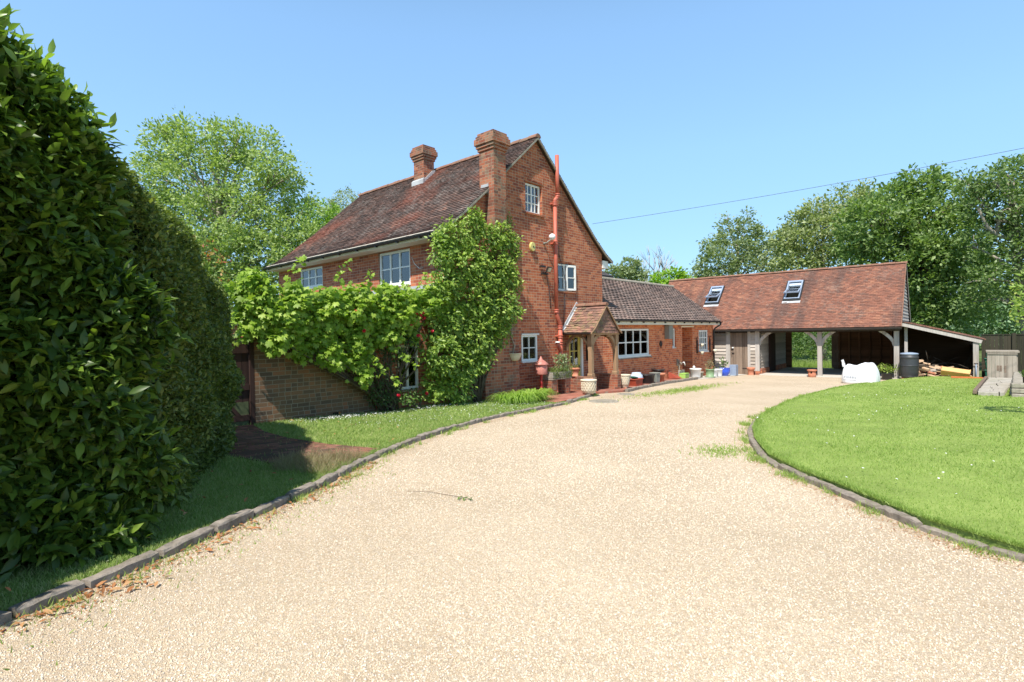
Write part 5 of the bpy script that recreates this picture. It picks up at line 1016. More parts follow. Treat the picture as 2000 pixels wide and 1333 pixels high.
pot('brown_pot','small brown clay pot between the white tub and the green pot',W(17.72,-.36,float(gz_s(17.7))+.02),scl(FP,.8,.9),'stone')
pot('green_pot','sage green pot on a saucer holding a straggly pale plant',W(18.05,-.62,float(gz_s(18))+.02),[(.20,0),(.22,.03),(.15,.035),(.17,.30),(.185,.31),(.185,.34),(.16,.34)],'green',soil=(.16,.32),plant=(160,.42,.2,'drygrass',.07))
for i,(s_,t_,lb) in enumerate(((18.62,-.55,'left'),(18.98,-.62,'right'))): pot('white_pot','%s one of two white square-rimmed pots near the blue bowl'%lb,W(s_,t_,float(gz_s(18.6))+.02),[(.13,0),(.135,.02),(.15,.26),(.17,.27),(.17,.31),(.15,.31)],'whitepl',group='pair of white pots',soil=(.15,.29),n=4 if False else 20,plant=(14,.08,.08,'ivydark',.05))
pot('blue_bowl','cobalt blue glazed bowl planter with a green shoot',W(19.55,-.62,float(gz_s(19.5))+.02),[(.15,0),(.19,.03),(.25,.14),(.265,.24),(.25,.31),(.27,.33),(.27,.345),(.24,.345)],'blue',soil=(.24,.32),plant=(90,.36,.16,'ivydark',.09))
rt=root('storage_crate','blue-grey upright plastic crate next to the blue bowl','crate',W(20.1,-.85,float(gz_s(20))+.02),HROT); b=MB(); b.box(-.14,-.14,0,.14,.14,.46); 
for z in (.12,.25,.38): b.box(-.145,-.145,z,.145,.145,z+.015)
b.build('crate','bluegrey',rt,bevel=.01)
cpx=pot('chimney_pot_planter','terracotta and grey chimney pot planter in front of the garage plinth',WG(.30,-.28,-.55),[(.13,0),(.135,.03),(.11,.06),(.12,.22),(.14,.24),(.17,.30),(.175,.36),(.14,.37)],'terracotta',soil=(.14,.34))
lp2=pot('terracotta_lantern','pierced terracotta lantern pot at the foot of the middle garage post',WG(2.72,-.22,-.56),[(.12,0),(.14,.02),(.16,.16),(.14,.20),(.15,.28),(.19,.30),(.195,.33),(.14,.345)],'terracotta'); b=MB(); b.lathe([(.035,0),(.035,.02)],12,(0,0,0)); o=b.build('hole','dark',lp2,uv=False); o.rotation_euler=(math.pi/2,0,GROT); o.location=Vector(-GB)*.142+Vector((0,0,.23))
pot('black_planter','leafy shrub in a black pot at the right garage post',WG(5.32,-.30,-.56),[(.14,0),(.16,.03),(.19,.26),(.2,.27),(.18,.28)],'blackpl',soil=(.18,.26),plant=(300,.36,.34,'climb',.07))
# covers in the drive
for nm,lb,s_,t_,r_,kx in (('manhole_cover','round grey manhole cover flush with the gravel',7.35,-2.30,.36,1),('drain_cover','dark drain grating in the gravel by the porch step',9.35,-1.75,.24,1)):
    b=MB(); b.lathe([(r_,-.02),(r_,.012),(r_*.96,.016),(0,.016)],24); 
    for i in range(5): b.box(-r_*.6,-.02-r_*.6+i*r_*.3,.015,r_*.6,.02-r_*.6+i*r_*.3,.022)
    o=b.build(nm,'stone',None); o.location=tuple(W(s_,t_,float(gz_s(s_)))); o.rotation_euler=(0,-.0,0); tagp(o,lb,'cover')
tw=root('twig','thin fallen twig with green leaves lying on the gravel','twig',W(-.62,-5.55,.0),HROT)
b=MB(); b.tube([(-.1,.32,.01),(.0,.1,.02),(.05,-.05,.012),(.10,-.30,.015)],[.001,.002,.0025,.002],5); b.build('stem','bark',tw,uv=False)
k=9; P=np.column_stack([RNG.normal(size=k)*.02+.10,RNG.normal(size=k)*.03-.3,RNG.uniform(.01,.03,k)]); leaves('leaf',P,rdir(k)*np.array([1,1,.2]),np.tile([0,0,1.],(k,1)),.05,'laurel','ivydark',tw)
# ============================================================ HEDGES AND CLIMBERS
def hedge(name,label,pts,hts,thick,mat,lsize,count,tpl,seed,back=(-.86,.5),corecol='core',lump=.16,upb=.35,sizevar=(.4,1.35),top_slope=.25):
    rg=np.random.RandomState(seed); base=W(*pts[0],0); base=np.array([base[0],base[1],gz_s(pts[0][0])]); rt=root(name,label,'hedge',base)
    Pp=np.array([W(p[0],p[1],float(gz_s(p[0])))for p in pts]); L=np.concatenate([[0],np.cumsum(np.linalg.norm(np.diff(Pp,axis=0),axis=1))]); bk=back[0]*U+back[1]*V; bk=bk/np.linalg.norm(bk)
    def surf(u,a,off=0):
        # u along, a 0..1 round from the front foot over the top to the back foot
        c=np.column_stack([np.interp(u*L[-1],L,Pp[:,i]) for i in range(3)]); h=np.interp(u*L[-1],L,hts); th=a*math.pi
        e=.55; cx=np.cos(th); sx=np.sin(th)
        x=-np.sign(cx)*np.abs(cx)**e*.5*thick+.5*thick; z=np.abs(sx)**.62*h
        # bulging front
        x=x-.07*np.sin(np.clip(z/h,0,1)*math.pi)*(a<.5); z=z+top_slope*0
        nx=-cx; nz=sx*.9
        n_=nx[:,None]*bk[None,:]+np.column_stack([0*nz,0*nz,nz]); n_=n_/np.linalg.norm(n_,axis=1,keepdims=True)
        p=c+x[:,None]*bk+np.column_stack([0*z,0*z,z])
        lum=lump*(np.sin(p[:,0]*2.9+p[:,2]*2.1+seed)*np.sin(p[:,1]*2.3-p[:,2]*3.1)+.6*np.sin(p[:,0]*6.1+p[:,1]*5.3+p[:,2]*6.7))
        return p+n_*(lum+off)[:,None],n_
    aq=np.linspace(0.0005,.9995,400); e_=.55; cx_=np.cos(aq*math.pi); sx_=np.sin(aq*math.pi); X_=-np.sign(cx_)*np.abs(cx_)**e_*.5*thick; Z_=np.abs(sx_)**.62*np.mean(hts); AL=np.concatenate([[0],np.cumsum(np.hypot(np.diff(X_),np.diff(Z_)))]); AL/=AL[-1]
    amap=lambda f:np.interp(f,AL,aq)
    # core
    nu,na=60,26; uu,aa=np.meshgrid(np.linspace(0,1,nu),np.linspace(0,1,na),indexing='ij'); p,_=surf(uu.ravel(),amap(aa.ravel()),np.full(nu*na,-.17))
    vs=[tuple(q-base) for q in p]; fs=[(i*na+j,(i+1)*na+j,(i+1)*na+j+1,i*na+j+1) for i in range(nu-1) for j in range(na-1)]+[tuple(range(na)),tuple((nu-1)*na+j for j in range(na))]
    me=bpy.data.meshes.new('branches'); me.from_pydata(vs,[],fs); link('branches',me,corecol,rt)  # solid shell, no modelled branches; coloured dark as the hedge's inner shade
    u=rg.uniform(0,1,count); a=rg.beta(1.15,1.3,count)*.98+.01; off=-np.abs(rg.normal(size=count))*.09+.03
    # sprigs: groups of leaves share a shoot
    g=6; m=count//g; us=np.repeat(rg.uniform(0,1,m),g); as_=np.repeat(amap(np.clip(rg.beta(.95,1.55,m),.004,.99)),g); of=np.repeat(-np.abs(rg.normal(size=m))*.085+.055,g); P,Nn=surf(us,as_,of)
    sd_=np.repeat(unit(rg.normal(size=(m,3))*.75),g,axis=0)+Nn*.9; sd_[:,2]+=upb; sd_=unit(sd_)
    k=np.tile(np.arange(g),m); P=P+sd_*(k*lsize*.26)[:,None]+rg.normal(size=P.shape)*lsize*.10; D=sd_*.55+unit(rg.normal(size=P.shape))*.85; D[:,2]-=.05; Nl=rg.normal(size=P.shape)*.45+Nn*.4; Nl[:,2]+=.75
    leaves('foliage',P-base,D,Nl,lsize*rg.uniform(*sizevar,len(P))**1.0,tpl,mat,rt)
    ends=[]
    for e,ue in ((0,0.0),(1,1.0)):
        q=count//7; f=rg.uniform(0,1,q); a1=rg.uniform(0.02,.98,q); p1,_=surf(np.full(q,ue),a1,np.zeros(q)); p2,_=surf(np.full(q,ue),np.clip(1-a1,0,1),np.zeros(q)); P=p1+(p2-p1)*(f[:,None]*.5); tang=(Pp[-1]-Pp[-2] if e else Pp[0]-Pp[1]); tang=tang/np.linalg.norm(tang)
        P=P+tang*(rg.normal(size=(q,1))*.1); D=rg.normal(size=(q,3))*.6+tang; D[:,2]+=.2; leaves('foliage',P-base,D,rg.normal(size=(q,3))+np.array([0,0,.8]),lsize*rg.uniform(*sizevar,q),tpl,mat,rt)
    return rt,surf,base
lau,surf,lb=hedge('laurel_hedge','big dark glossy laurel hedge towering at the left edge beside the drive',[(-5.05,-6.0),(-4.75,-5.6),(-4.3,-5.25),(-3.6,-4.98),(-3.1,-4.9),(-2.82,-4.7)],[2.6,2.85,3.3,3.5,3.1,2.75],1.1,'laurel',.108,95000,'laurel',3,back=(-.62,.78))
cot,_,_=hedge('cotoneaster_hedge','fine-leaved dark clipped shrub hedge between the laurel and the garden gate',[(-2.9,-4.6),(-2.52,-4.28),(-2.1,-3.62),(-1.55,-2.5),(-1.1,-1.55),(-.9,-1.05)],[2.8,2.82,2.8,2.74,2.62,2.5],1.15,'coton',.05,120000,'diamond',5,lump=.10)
# shoots standing out of the laurel
k=260; us=RNG.uniform(0.1,.95,k); P,Nn=surf(us,RNG.uniform(.3,.52,k),np.full(k,.10)); P=np.repeat(P,6,axis=0); sdv=np.repeat(unit(RNG.normal(size=(k,3))*.35+np.array([0,0,1.])),6,axis=0); j=np.tile(np.arange(6),k); P=P+sdv*(j*.035)[:,None]
leaves('young_shoots',P-lb,sdv*.7+rdir(len(P))*.7,rdir(len(P))+sdv*.3,RNG.uniform(.06,.12,len(P)),'laurel',leafm('young_laurel_leaf',[(0,(.12,.22,.03)),(1,(.30,.42,.08))],.35,.35,.5),lau)
# red flush on the clipped shrub
cl=np.array(cot.location); c0=W(-1.0,-1.1,2.55); c1=W(-1.9,-2.5,2.6); k=168; f_=RNG.uniform(size=(k//7,1)); P=np.repeat(c0*(1-f_)+c1*f_+RNG.normal(size=(k//7,3))*np.array([.16,.16,.10]),7,axis=0)+RNG.normal(size=(k,3))*.035
leaves('red_shoots',P-cl,rdir(k)+np.array([0,0,.6]),rdir(k),RNG.uniform(.03,.06,k),'diamond',leafm('red_new_leaf',[(0,(.30,.05,.03)),(.5,(.42,.16,.06)),(1,(.35,.40,.08))],.5,.3),cot)
def climber(name,label,cat,blobs,mat,tpl,ls,cnt,base_st,stem_to,flat=.5,petals=None,tp=.5,lean=-.6,stemr=.03,droop=0,clr=.07):
    base=W(base_st[0],base_st[1],float(gz_s(base_st[0]))); rt=root(name,label,cat,base,HROT); off=np.array([base_st[0],base_st[1],float(gz_s(base_st[0]))])
    PP=[];OO=[]
    for s_,t_,z_,r in blobs:
        n=int(cnt*r*r*60)+20; lc=12; nc=n//lc+1; d=np.repeat(rdir(nc),lc,axis=0); q=np.repeat(.35+.75*RNG.uniform(size=(nc,1))**.6,lc,axis=0); p=np.array([s_,t_,z_])+d*r*q*np.array([1,flat,1])+RNG.normal(size=d.shape)*clr*np.array([1,.8,.8])
        p[:,1]=np.minimum(p[:,1],.55); PP.append(p); OO.append(d)
    P=np.concatenate(PP); O=np.concatenate(OO); D=O*.45+rdir(len(P))*.6+np.array([0,lean*.4,-.25-droop]); Nl=O*.35+rdir(len(P))*.4+np.array([-.25,lean,.75])
    leaves('foliage',P-off,D,Nl,ls*RNG.uniform(.55,1.25,len(P)),tpl,mat,rt)
    b=MB(); rg=random.Random(len(blobs)); B0=Vector((0,0,0))
    for s_,t_,z_,r in blobs:
        e=Vector((s_,min(t_,-.05),z_))-Vector(off); m=Vector((e.x*.55+rg.uniform(-.15,.15),max(e.y,-.15),e.z*.6)); b.tube([(rg.uniform(-.1,.1),rg.uniform(-.03,.03),-.05),(e.x*.2,e.y*.3,e.z*.3),m,e],[stemr,stemr*.8,stemr*.5,stemr*.2],5)
    b.build('stem','bark',rt,uv=False)
    if petals:
        n,col=petals; fl=[];fd=[]
        for c_ in col:
            p=np.array(c_)-off; q=16; a=rdir(q); a[:,1]-=.5; fl.append(p+a*.02); fd.append(a)
        Fp=np.concatenate(fl); Fd=np.concatenate(fd); leaves('flowers',Fp,rdir(len(Fp)),Fd,.038,'petal','petal',rt)
    return rt
climber('grape_vine','bright green grape vine sprawling over the garden wall','vine',BL['vine'],'vine','vine',.11,75,(2.6,-.12),None,flat=.75,droop=.15)
climber('climbing_hydrangea','tall leafy climber covering the chimney breast up to the eaves','climber',BL['climber'],'climb','diamond',.10,105,(5.0,-.35),None,flat=.62,clr=.065)
reds=[(2.95,-.55,1.88),(3.05,-.6,1.95),(3.12,-.62,1.90),(3.0,-.62,1.78),(3.2,-.6,1.97),(1.62,-.6,1.97),(1.72,-.62,1.99),(3.4,-.65,1.58),(1.8,-.6,1.6),(4.0,-.5,1.05),(3.3,-.55,.28),(2.9,-.6,1.7),(3.0,-.58,1.99),(3.25,-.58,1.86),(2.55,-.6,.32),(3.02,-.66,1.50)]
climber('rose_bush','dark climbing rose with crimson flowers around the ground-floor window','rose',BL['rose'],'roseleaf','diamond',.05,70,(2.75,-.2),None,flat=.6,petals=(16,reds))
climber('window_shrub','small green shrub under the ground-floor window','shrub',BL['shrub'],'ivydark','diamond',.07,60,(3.3,-.35),None,flat=.9)
# long vine tendrils
b=MB(); rt=root('vine_tendrils','long leafy vine shoots hanging over the wall towards the window','vine',W(2.4,-.5,1.6),HROT); rg=random.Random(9); PP=[]
for (s0,z0,ds,dz,n) in ((1.9,1.15,.55,-.55,9),(2.35,1.35,.55,-.45,9),(3.5,1.55,.55,-.18,7),(.9,1.25,.3,-.3,6),(5.0,1.7,.35,-.25,6),(1.2,2.5,.25,.35,5),(4.2,2.5,.15,.3,5),(3.1,2.45,.1,.3,5),(.4,2.55,.2,.3,5),(2.0,2.5,-.1,.22,4)):
    pts=[Vector((s0-2.4+ds*f+.03*math.sin(9*f),-.02-.16*f,z0-1.6+dz*f-.0*f)) for f in [i/n for i in range(n+1)]]; b.tube(pts,.005,5); PP+= [tuple(p) for p in pts[1:]]
b.build('stem','bark',rt,uv=False); PP=np.repeat(np.array(PP),3,axis=0)+RNG.normal(size=(len(PP)*3,3))*.035; leaves('leaf',PP,rdir(len(PP))+np.array([0,-.4,-.4]),rdir(len(PP))*.5+np.array([-.3,-.5,.7]),RNG.uniform(.06,.12,len(PP)),'vine','vine',rt)
# ivy wisps on the gable by the chimney
P=np.column_stack([6.2+np.abs(RNG.normal(size=260))*.06,np.full(260,-.03)-RNG.uniform(0,.05,260),RNG.uniform(3.6,5.9,260)]); q=RNG.uniform(size=260)<.45; P[q]=np.array([6.42,-.1,4.35])+RNG.normal(size=(q.sum(),3))*np.array([.09,.04,.12])
base=W(6.25,-.03,3.6); rt=root('ivy_sprig','thin line of ivy leaves climbing the gable beside the tall chimney','ivy',base,HROT); leaves('foliage',P-np.array([6.25,-.03,3.6]),rdir(260)+np.array([0,-.3,.3]),rdir(260)*.5+np.array([0,-1,.3]),RNG.uniform(.04,.09,260),'diamond','climb',rt)
# day lilies
dl=root('day_lily_clump','fountain of long pale green day lily leaves by the kerb','day lilies',W(5.75,-1.15,float(gz_s(5.7))+.05),HROT)
vs=[];fs=[]; rg=random.Random(6)
for i in range(620):
    a=rg.uniform(0,2*math.pi); r0=rg.uniform(0,1)**.6; x0,y0=.62*r0*math.cos(a)*1.25,.26*r0*math.sin(a); a2=a+rg.uniform(-.9,.9); L=rg.uniform(.30,.62); h=rg.uniform(.24,.44); wv=rg.uniform(.007,.012); px_,py_=-math.sin(a2)*wv,math.cos(a2)*wv; n=5; o=len(vs)
    for k_ in range(n+1):
        f=k_/n; dd=L*f**1.25*.8; z=h*(1.9*f-1.15*f*f*(1+.55*f)); ww=(1-f**2.2)+.05; vs+= [(x0+math.cos(a2)*dd-px_*ww,y0+math.sin(a2)*dd-py_*ww,max(z,.01)),(x0+math.cos(a2)*dd+px_*ww,y0+math.sin(a2)*dd+py_*ww,max(z,.01))]
    fs+=[(o+2*k_,o+2*k_+1,o+2*k_+3,o+2*k_+2) for k_ in range(n)]
npmesh('leaves',vs,fs,'lily',dl)

# ============================================================ TREES
def B_(k): return BL[k]
def gl_(x,y): return float(gz_s(st((x,y))[0]))-.03
def mk(key,name,label,bx,by,mat,ls,npr,**kw): return tree(name,label,'tree',(bx,by,gl_(bx,by)),B_(key),mat,ls,npr,**kw)
mean=lambda k:(np.mean([q[0] for q in BL[k]]),np.mean([q[1] for q in BL[k]]))
x,y=mean('willow'); mk('willow','willow_tree','tall pale green wind-blown willow behind the left end of the house',x,y,'willow',.145,44,trunk_r=.28,barkm='barklight',clump=.36,lpc=40)
x,y=mean('hazel'); mk('hazel','hazel_tree','low bright green tree between the willow and the birch',x,y,'hazel',.15,80,trunk_r=.12,clump=.3)
x,y=mean('birch'); mk('birch','birch_tree','slender olive-green birch just left of the roof ridge',x,y,'birch',.12,110,trunk_r=.1,clump=.28,droop=.4)
x,y=mean('rowan'); mk('rowan','rowan_tree','round green tree above the kitchen roof next to the bare tree',x,y,'grey_leaf',.19,90,trunk_r=.12,clump=.3)
x,y=mean('lime'); mk('lime','sycamore_tree','bright yellow-green bushy tree behind the garage ridge end',x,y,'limeleaf',.19,110,trunk_r=.1,clump=.25)
x,y=mean('alder'); mk('alder','alder_tree','grey-green open-crowned tree behind the left part of the garage','%s'and x,y,'grey_leaf',.24,34,trunk_r=.2,barkm='barklight',clump=.42,lpc=26)
x,y=mean('ash'); mk('ash','ash_tree','tall olive-grey tree behind the middle of the garage roof',x,y,'birch',.23,42,trunk_r=.22,barkm='barklight',clump=.42,lpc=26)
x,y=mean('maple'); mk('maple','maple_tree','huge dense green maple rising behind the right gable of the garage',x+.8,y,'mapleleaf',.25,34,trunk_r=.45,clump=.42,lpc=28)
x,y=mean('oak'); okt=mk('oak','oak_tree','spreading oak with pale crooked limbs at the right edge',25.6,26.2,'oakleaf',.18,62,trunk_r=.35,barkm='barklight',clump=.36,lpc=22)
b=MB(); o0=Vector(okt.location)
for pts,r in (([(25.6,26,3.2),(25.06,26,5.2),(24.4,25.9,5.55),(23.34,25.9,5.85),(22.85,25.85,6.25),(22.45,25.85,7.1),(22.7,25.8,7.7)],[.16,.13,.11,.095,.08,.06,.04]),([(25.2,25.9,5.3),(24.2,25.8,6.4),(23.2,25.8,6.55)],[.13,.1,.05]),([(23.34,25.9,5.85),(23.45,25.8,6.9),(24.2,25.8,7.4)],[.1,.08,.04]),([(25.6,26,4.4),(24.3,25.8,4.9),(23.4,25.8,4.3)],[.12,.08,.04])):
    b.tube([Vector(p)-o0 for p in pts],r,8)
b.build('limb','barklight',okt,uv=False)
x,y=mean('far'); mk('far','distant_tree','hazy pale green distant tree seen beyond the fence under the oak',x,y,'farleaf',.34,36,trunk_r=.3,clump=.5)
x,y=mean('acer'); mk('acer','acer_tree','young acer with yellow and orange leaves poking in at the right edge',x+.3,y,'acerleaf',.07,300,trunk_r=.04,clump=.10,lpc=10)
# bare tree
bt=root('bare_tree','leafless grey twiggy tree standing above the kitchen roof','tree',(11.5,44,-.8)); b=MB(); rg=random.Random(17)
def br(p,d,L,r,lev):
    q=p+d*L; b.tube([p,p.lerp(q,.5)+Vector((rg.uniform(-.05,.05)*L,rg.uniform(-.05,.05)*L,0)),q],[r,r*.85,r*.65],5 if lev<2 else 3)
    if lev>=5: return
    for _ in range(3 if lev<4 else 2): nd=(d+Vector((rg.uniform(-.55,.55),rg.uniform(-.55,.55),rg.uniform(-.1,.35)))).normalized(); br(q,nd,L*rg.uniform(.62,.85),r*.62,lev+1)
br(Vector((0,0,0)),Vector((0,0,1)),2.7,.16,0); br(Vector((1.6,0,0)),Vector((.05,0,1)),2.3,.12,1); b.build('branches',pmat('grey_twig',(.42,.38,.34),.9,.2),bt,uv=False)
# bushes behind the garage opening
for i,(a,bb_,r,h,lab) in enumerate(((-.6,9.2,1.2,1.5,'leafy bush seen through the left of the garage opening'),(1.3,10.2,1.5,2.1,'dense tall shrub seen through the middle of the garage opening'),(3.4,9.6,1.3,1.7,'leafy bush seen behind the middle post of the garage'))):
    c=WG(a,bb_,0); bl=[(c[0],c[1],-.2+h*.5,r),(c[0]+.8,c[1],-.3+h*.3,r*.8),(c[0]-.8,c[1]+.2,-.3+h*.35,r*.8),(c[0],c[1]+.3,.4+h*.6,r*.7)]
    tree('garden_bush',lab,'bush',(c[0],c[1],-.62),bl,'ivydark',.11,42,trunk_r=.06,group='bushes behind the garage',clump=.28,lpc=24)
P=np.column_stack([RNG.uniform(-1.5,4.5,5000),RNG.uniform(6.9,8.6,5000)]); Pw=np.array([WG(a,b_,-.63) for a,b_ in P]); o=leaves('long_grass',Pw,rdir(5000)*.4+np.array([0,0,1.]),rdir(5000)*.9+np.array([0,0,.01]),RNG.uniform(.15,.5,5000),'blade','grass',wid=RNG.uniform(.008,.016,5000)); tagp(o,'long grass growing behind the garage opening','grass',kind='stuff')
# woods closing the view low down
for nm,lab,bl in (('woodland','low distant green woodland closing the view at the right',[(x+RNG.uniform(-1,1),58+RNG.uniform(-3,3),1.3+RNG.uniform(-.6,1.2),RNG.uniform(2.2,3.4)) for x in np.arange(4,78,2.6)]),('woodland','garden trees massed low behind the left end of the house',[(x+RNG.uniform(-.5,.5),27+RNG.uniform(-2,2),.6+RNG.uniform(-.5,1.6),RNG.uniform(1.4,2.0)) for x in np.arange(-24,-5,1.3)])):
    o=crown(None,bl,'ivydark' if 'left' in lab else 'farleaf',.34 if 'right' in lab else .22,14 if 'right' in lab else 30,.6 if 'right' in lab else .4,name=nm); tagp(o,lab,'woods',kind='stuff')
# overhead wire
b=MB(); A_=Vector((11.5,29,8.3)); 
def pxp(x,y,d): return Vector((0,0,1.5))+d*(Vector((RX.x,RX.y,RX.z))*((x-1000)/F)-Vector(UP)*((y-666.5)/F)-Vector(BK))
p0,p1=Vector((2.97,19.5,5.42)),Vector((14.09,14.8,6.42)); pts=[]
for i in range(25): f=i/24*1.25-0.0; p=p0.lerp(p1,f); p.z-=.35*math.sin(math.pi*min(f/1.25,1))*.35; pts.append(p)
b.tube(pts,.0065,5); o=b.build('overhead_wire','wire',uv=False); tagp(o,'thin overhead cable rising from behind the gable to the upper right','cable')

# ============================================================ GRASS BLADES, FLOWERS, LITTER, STONES
def inpoly(poly,x,y):
    c=np.zeros(len(x),bool); j=len(poly)-1
    for i in range(len(poly)):
        xi,yi=poly[i]; xj,yj=poly[j]; m=((yi>y)!=(yj>y))&(x<(xj-xi)*(y-yi)/((yj-yi) or 1e-9)+xi); c^=m; j=i
    return c
CS,CT=st((0,0))
def scatter(poly,n,power=1.6,near=2.2,zf=None,box=None):
    xs=[p[0] for p in poly]; ys=[p[1] for p in poly]; out=[]
    tot=0
    while tot<n:
        x=RNG.uniform(min(xs),max(xs),n*3); y=RNG.uniform(min(ys),max(ys),n*3); d=np.hypot(x-CS,y-CT); k=inpoly(poly,x,y)&(RNG.uniform(size=n*3)<np.clip((near/np.maximum(d,.1))**power,0,1)); out.append(np.column_stack([x[k],y[k]])); tot+=k.sum()
    q=np.concatenate(out)[:n]; return q
def place(q,zf): 
    z=np.array([zf(a,b_) for a,b_ in q]); return P0[None,:]+q[:,:1]*U+q[:,1:2]*V+np.column_stack([0*z,0*z,z])
def lawnz_v(q):
    kr=np.array(KR); d=np.min(np.hypot(q[:,0:1]-kr[None,:,0],q[:,1:2]-kr[None,:,1]),axis=1); f=np.clip((d-.3)/6,0,1); f=f*f*(3-2*f); return gz_s(q[:,0])+.085+.13*f+.012*np.sin(q[:,0]*1.3)*np.sin(q[:,1]*1.7)*np.minimum(1,d)
def grass(name,label,q,z,h0,h1,mat='grass',lean=.5,wd=.0035):
    n=len(q); P=P0[None,:]+q[:,:1]*U+q[:,1:2]*V; P[:,2]=z; d=np.hypot(q[:,0]-CS,q[:,1]-CT); k=np.clip(d/5,1,4)
    D=rdir(n)*lean; D[:,2]=np.abs(D[:,2])+.75; H=RNG.uniform(h0,h1,n)*np.clip(k,1,1.35); o=leaves(name,P,D,rdir(n)*np.array([1,1,.1])+1e-3,H,'blade',mat,wid=wd*k*RNG.uniform(.7,1.4,n)); return tagp(o,label,'grass',kind='stuff')
q=scatter(RL,170000,1.75,4.6); z=lawnz_v(q); grass('lawn_grass','short mown grass of the curved lawn on the right',q,z-.006,.014,.036,wd=.004,lean=.85)
vz=lambda q:gz_s(q[:,0])+.035+.012*np.sin(q[:,0]*2.1+q[:,1])
q=scatter(VERGE,95000,1.5,3.6); q=q[~inpoly(PATH,q[:,0],q[:,1])|(RNG.uniform(size=len(q))<.02)]; grass('verge_grass','rough grass of the narrow verge along the hedge and wall',q,vz(q)-.005,.018,.05,'vergegrass',wd=.004,lean=.85)
DP=[(-.2,-3.72),(-.6,-4.0),(-1.0,-4.2),(-1.3,-3.6),(-1.0,-3.2),(-.6,-3.35),(-.4,-3.5)]; q=scatter(DP,2600,.5,5); grass('dry_grass','patch of dead straw-coloured grass at the end of the brick path',q,vz(q),.05,.13,'drygrass',1.0,.003)
for nm,line,off,zz in (('kerb_edge_grass',KL[:12],.075,'v'),('kerb_edge_grass',KR,-.075,'l')):
    ln=np.array(line); seg=RNG.randint(0,len(ln)-1,11000); f_=RNG.uniform(size=(11000,1)); q=ln[seg]*(1-f_)+ln[seg+1]*f_; q=q+(np.array([-.3,1.0]) if zz=='v' else np.array([.55,-.8]))*(abs(off)*.6+np.abs(RNG.normal(size=(11000,1)))*.04)
    grass(nm,'grass growing tight against the %s kerb'%('left' if zz=='v' else 'right'),q,(vz(q) if zz=='v' else lawnz_v(q))-.01,.02,.05,'vergegrass' if zz=='v' else 'grass',wd=.004,lean=.85)
# longer tufts creeping over the kerbs
kk=[];rg=random.Random(3)
for line,nn in ((KR,150),(KL,90)):
    for _ in range(nn):
        i=rg.randrange(len(line)-1); f=rg.random(); a=np.array(line[i])*(1-f)+np.array(line[i+1])*f; sgn=1 if line is KL else -1; a=a+np.array([-.03,-.11*1])*(1 if line is KL else -1)+np.array([rg.gauss(0,.03),rg.gauss(0,.05)]); m=rg.randint(8,45); kk.append(a+np.random.RandomState(rg.randrange(10**6)).normal(size=(m,2))*np.array([.05,.035]))
q=np.concatenate(kk); grass('kerb_weeds','weeds and grass tufts growing in the gravel along the kerbs',q,gz_s(q[:,0]),.02,.07,'grass',.9,.004)
# sparse green in the gravel by the porch
q=np.column_stack([RNG.normal(size=2600)*1.5+11.6,RNG.normal(size=2600)*.22-2.35]); q=np.concatenate([q,np.column_stack([RNG.normal(size=900)*.25+3.2,RNG.normal(size=900)*.18-6.75]),np.column_stack([RNG.uniform(-3.6,0,700),np.zeros(700)])]); m=q[:,1]==0; q[m,1]=np.interp(q[m,0],[p[0] for p in KL],[p[1] for p in KL])-.15-np.abs(RNG.normal(size=m.sum()))*.22; grass('gravel_weeds','thin green weeds spreading in the gravel in front of the porch',q,gz_s(q[:,0]),.01,.035,'grass',1.0,.006)
# daisies
def daisies(name,label,q,z,sz=.011):
    P=P0[None,:]+q[:,:1]*U+q[:,1:2]*V; P[:,2]=z+.045+RNG.uniform(0,.02,len(q)); n=len(P); o=leaves(name,np.repeat(P,2,axis=0),rdir(2*n)*np.array([1,1,.2]),np.tile([0,0,1.],(2*n,1))+rdir(2*n)*.35,sz*RNG.uniform(.8,1.8,2*n),'petal','daisy'); return tagp(o,label,'daisies',kind='stuff')
q=scatter(RL,750,.6,8); q=q[(np.sin(q[:,0]*1.1+1)*np.sin(q[:,1]*1.6)>-.1)]; daisies('lawn_daisies','white daisies dotted over the curved lawn',q,lawnz_v(q))
q=np.concatenate([np.column_stack([RNG.normal(size=380)*.55+1.35,RNG.normal(size=380)*.13-.55]),np.column_stack([RNG.uniform(1,6,500),RNG.uniform(-2.3,-.4,500)]),np.column_stack([RNG.normal(size=150)*.5+3.4,RNG.normal(size=150)*.1-.55])]); q=q[inpoly(VERGE,q[:,0],q[:,1])]; daisies('verge_daisies','white daisies massed at the foot of the brick wall',q,vz(q)-.01,.009)
# dead leaves
q=np.concatenate([np.column_stack([RNG.uniform(-3.6,-.2,300),np.zeros(300)]),scatter(VERGE,160,1.2,4)]); m=q[:,1]==0; q[m,1]=np.interp(q[m,0],[p[0] for p in KL],[p[1] for p in KL])-.06-np.abs(RNG.normal(size=m.sum()))*.10
q=np.concatenate([q,np.column_stack([RNG.normal(size=16)*.05-3.0,RNG.normal(size=16)*.06-5.72])]); z=np.where(inpoly(VERGE,q[:,0],q[:,1]),gz_s(q[:,0])+.10,gz_s(q[:,0])+.012); P=P0[None,:]+q[:,:1]*U+q[:,1:2]*V; P[:,2]=z; n=len(P)
o=leaves('fallen_leaves',P,rdir(n)*np.array([1,1,.25]),np.tile([0,0,1.],(n,1))+rdir(n)*.35,RNG.uniform(.02,.07,n),'laurel','deadleaf'); tagp(o,'brown fallen leaves along the left kerb and verge','leaves',kind='stuff')
lt_=[]
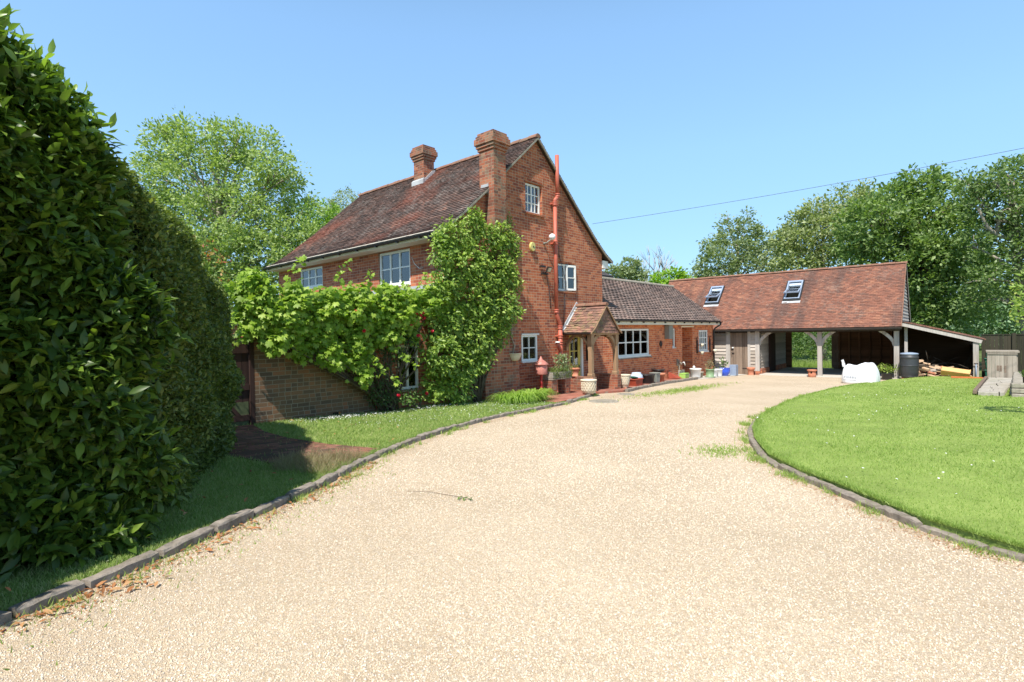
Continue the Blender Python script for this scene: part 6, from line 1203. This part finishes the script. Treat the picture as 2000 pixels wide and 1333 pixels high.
for line,sg in ((KL[:12],-1),(KR,1)):
    ln=np.array(line); n=2600; seg=RNG.randint(0,len(ln)-1,n); f_=RNG.uniform(size=(n,1)); q=ln[seg]*(1-f_)+ln[seg+1]*f_; w_n=np.array([-.3,1.0]) if sg<0 else np.array([-.55,.8]); lt_.append(q+w_n*sg*(.06+np.abs(RNG.normal(size=(n,1)))*.13)*(1 if sg<0 else 1))
q=np.concatenate(lt_); P=P0[None,:]+q[:,:1]*U+q[:,1:2]*V; P[:,2]=gz_s(q[:,0])+.006; n=len(P)
o=leaves('kerb_litter',P,rdir(n)*np.array([1,1,.2]),np.tile([0,0,1.],(n,1))+rdir(n)*.3,RNG.uniform(.006,.022,n),'diamond','deadleaf'); tagp(o,'crumbs of dead leaf and dirt gathered against both kerbs','litter',kind='stuff')
# loose stones near the camera and along the kerbs
def stones(n,q,name,label):
    ico=np.array([(1,0,0),(-1,0,0),(0,1,0),(0,-1,0),(0,0,1),(0,0,-1)],float); f8=np.array([(0,2,4),(2,1,4),(1,3,4),(3,0,4),(2,0,5),(1,2,5),(3,1,5),(0,3,5)]); n=len(q)
    P=P0[None,:]+q[:,:1]*U+q[:,1:2]*V; P[:,2]=gz_s(q[:,0])+.001; R1=rdir(n); R2=unit(np.cross(R1,rdir(n))); R3=np.cross(R1,R2); Sz=RNG.uniform(.0035,.007,(n,1))*np.clip((np.hypot(q[:,0]-CS,q[:,1]-CT)/4)[:,None],1,1.5); sc_=np.concatenate([Sz*1.15,Sz*.9,Sz*.6],axis=1)
    Vv=P[:,None,:]+ico[None,:,0:1]*(R1*sc_[:,0:1])[:,None,:]+ico[None,:,1:2]*(R2*sc_[:,1:2])[:,None,:]+ico[None,:,2:3]*(R3*sc_[:,2:3])[:,None,:]
    Ff=(f8[None]+(np.arange(n)*6)[:,None,None]).reshape(-1,3); o=npmesh(name,Vv.reshape(-1,3),Ff,'stonebits',smooth=True); return tagp(o,label,'gravel',kind='stuff')
s=NT('loose_stone'); isl=s.n('NewGeometry').outputs['Random Per Island']; M['stonebits']=s.fin(s.ramp(isl,[(0,(.46,.36,.26)),(.12,(.54,.48,.41)),(.3,(.61,.48,.34)),(.55,(.67,.55,.41)),(.8,(.73,.62,.49)),(1,(.79,.72,.62))]),.7,.3)
DR=[(-5.5,-6.6),(-3.4,-5.75),(-1.1,-4.55),(1.8,-3.0),(5,-2.3),(9,-1.9),(9,-5.7),(5,-6.4),(2.9,-7.2),(1.1,-8.9),(.5,-11),(-1,-11)]
q=scatter(DR,120000,1.9,2.6); stones(0,q,'gravel_stones','loose pea gravel stones lying on the drive')

def sep(o):
    bm=bmesh.new(); bm.from_mesh(o.data); bm.verts.ensure_lookup_table(); seen=set(); isl=[]
    for v in bm.verts:
        if v.index in seen: continue
        stk=[v]; cur=set()
        while stk:
            x=stk.pop()
            if x.index in cur: continue
            cur.add(x.index); stk+= [e.other_vert(x) for e in x.link_edges]
        seen|=cur; isl.append(cur)
    bm.free()
    if not 2<=len(isl)<=12: return
    for k,cur in enumerate(isl):
        me=o.data.copy(); b2=bmesh.new(); b2.from_mesh(me); b2.verts.ensure_lookup_table(); bmesh.ops.delete(b2,geom=[v for v in b2.verts if v.index not in cur],context='VERTS'); b2.to_mesh(me); b2.free()
        if k==0: first=me
        else:
            c=o.copy(); c.data=me; C.objects.link(c); c.parent=o.parent
    o.data=first
for o in [o for o in bpy.data.objects if o.type=='MESH' and o.name.split('.')[0] in ('bracket','wall_post','gate_post','fence_post','ledges','hoop','foot','pier','brick_plinth','fascia','flashing','worn_mark','block')]: sep(o)
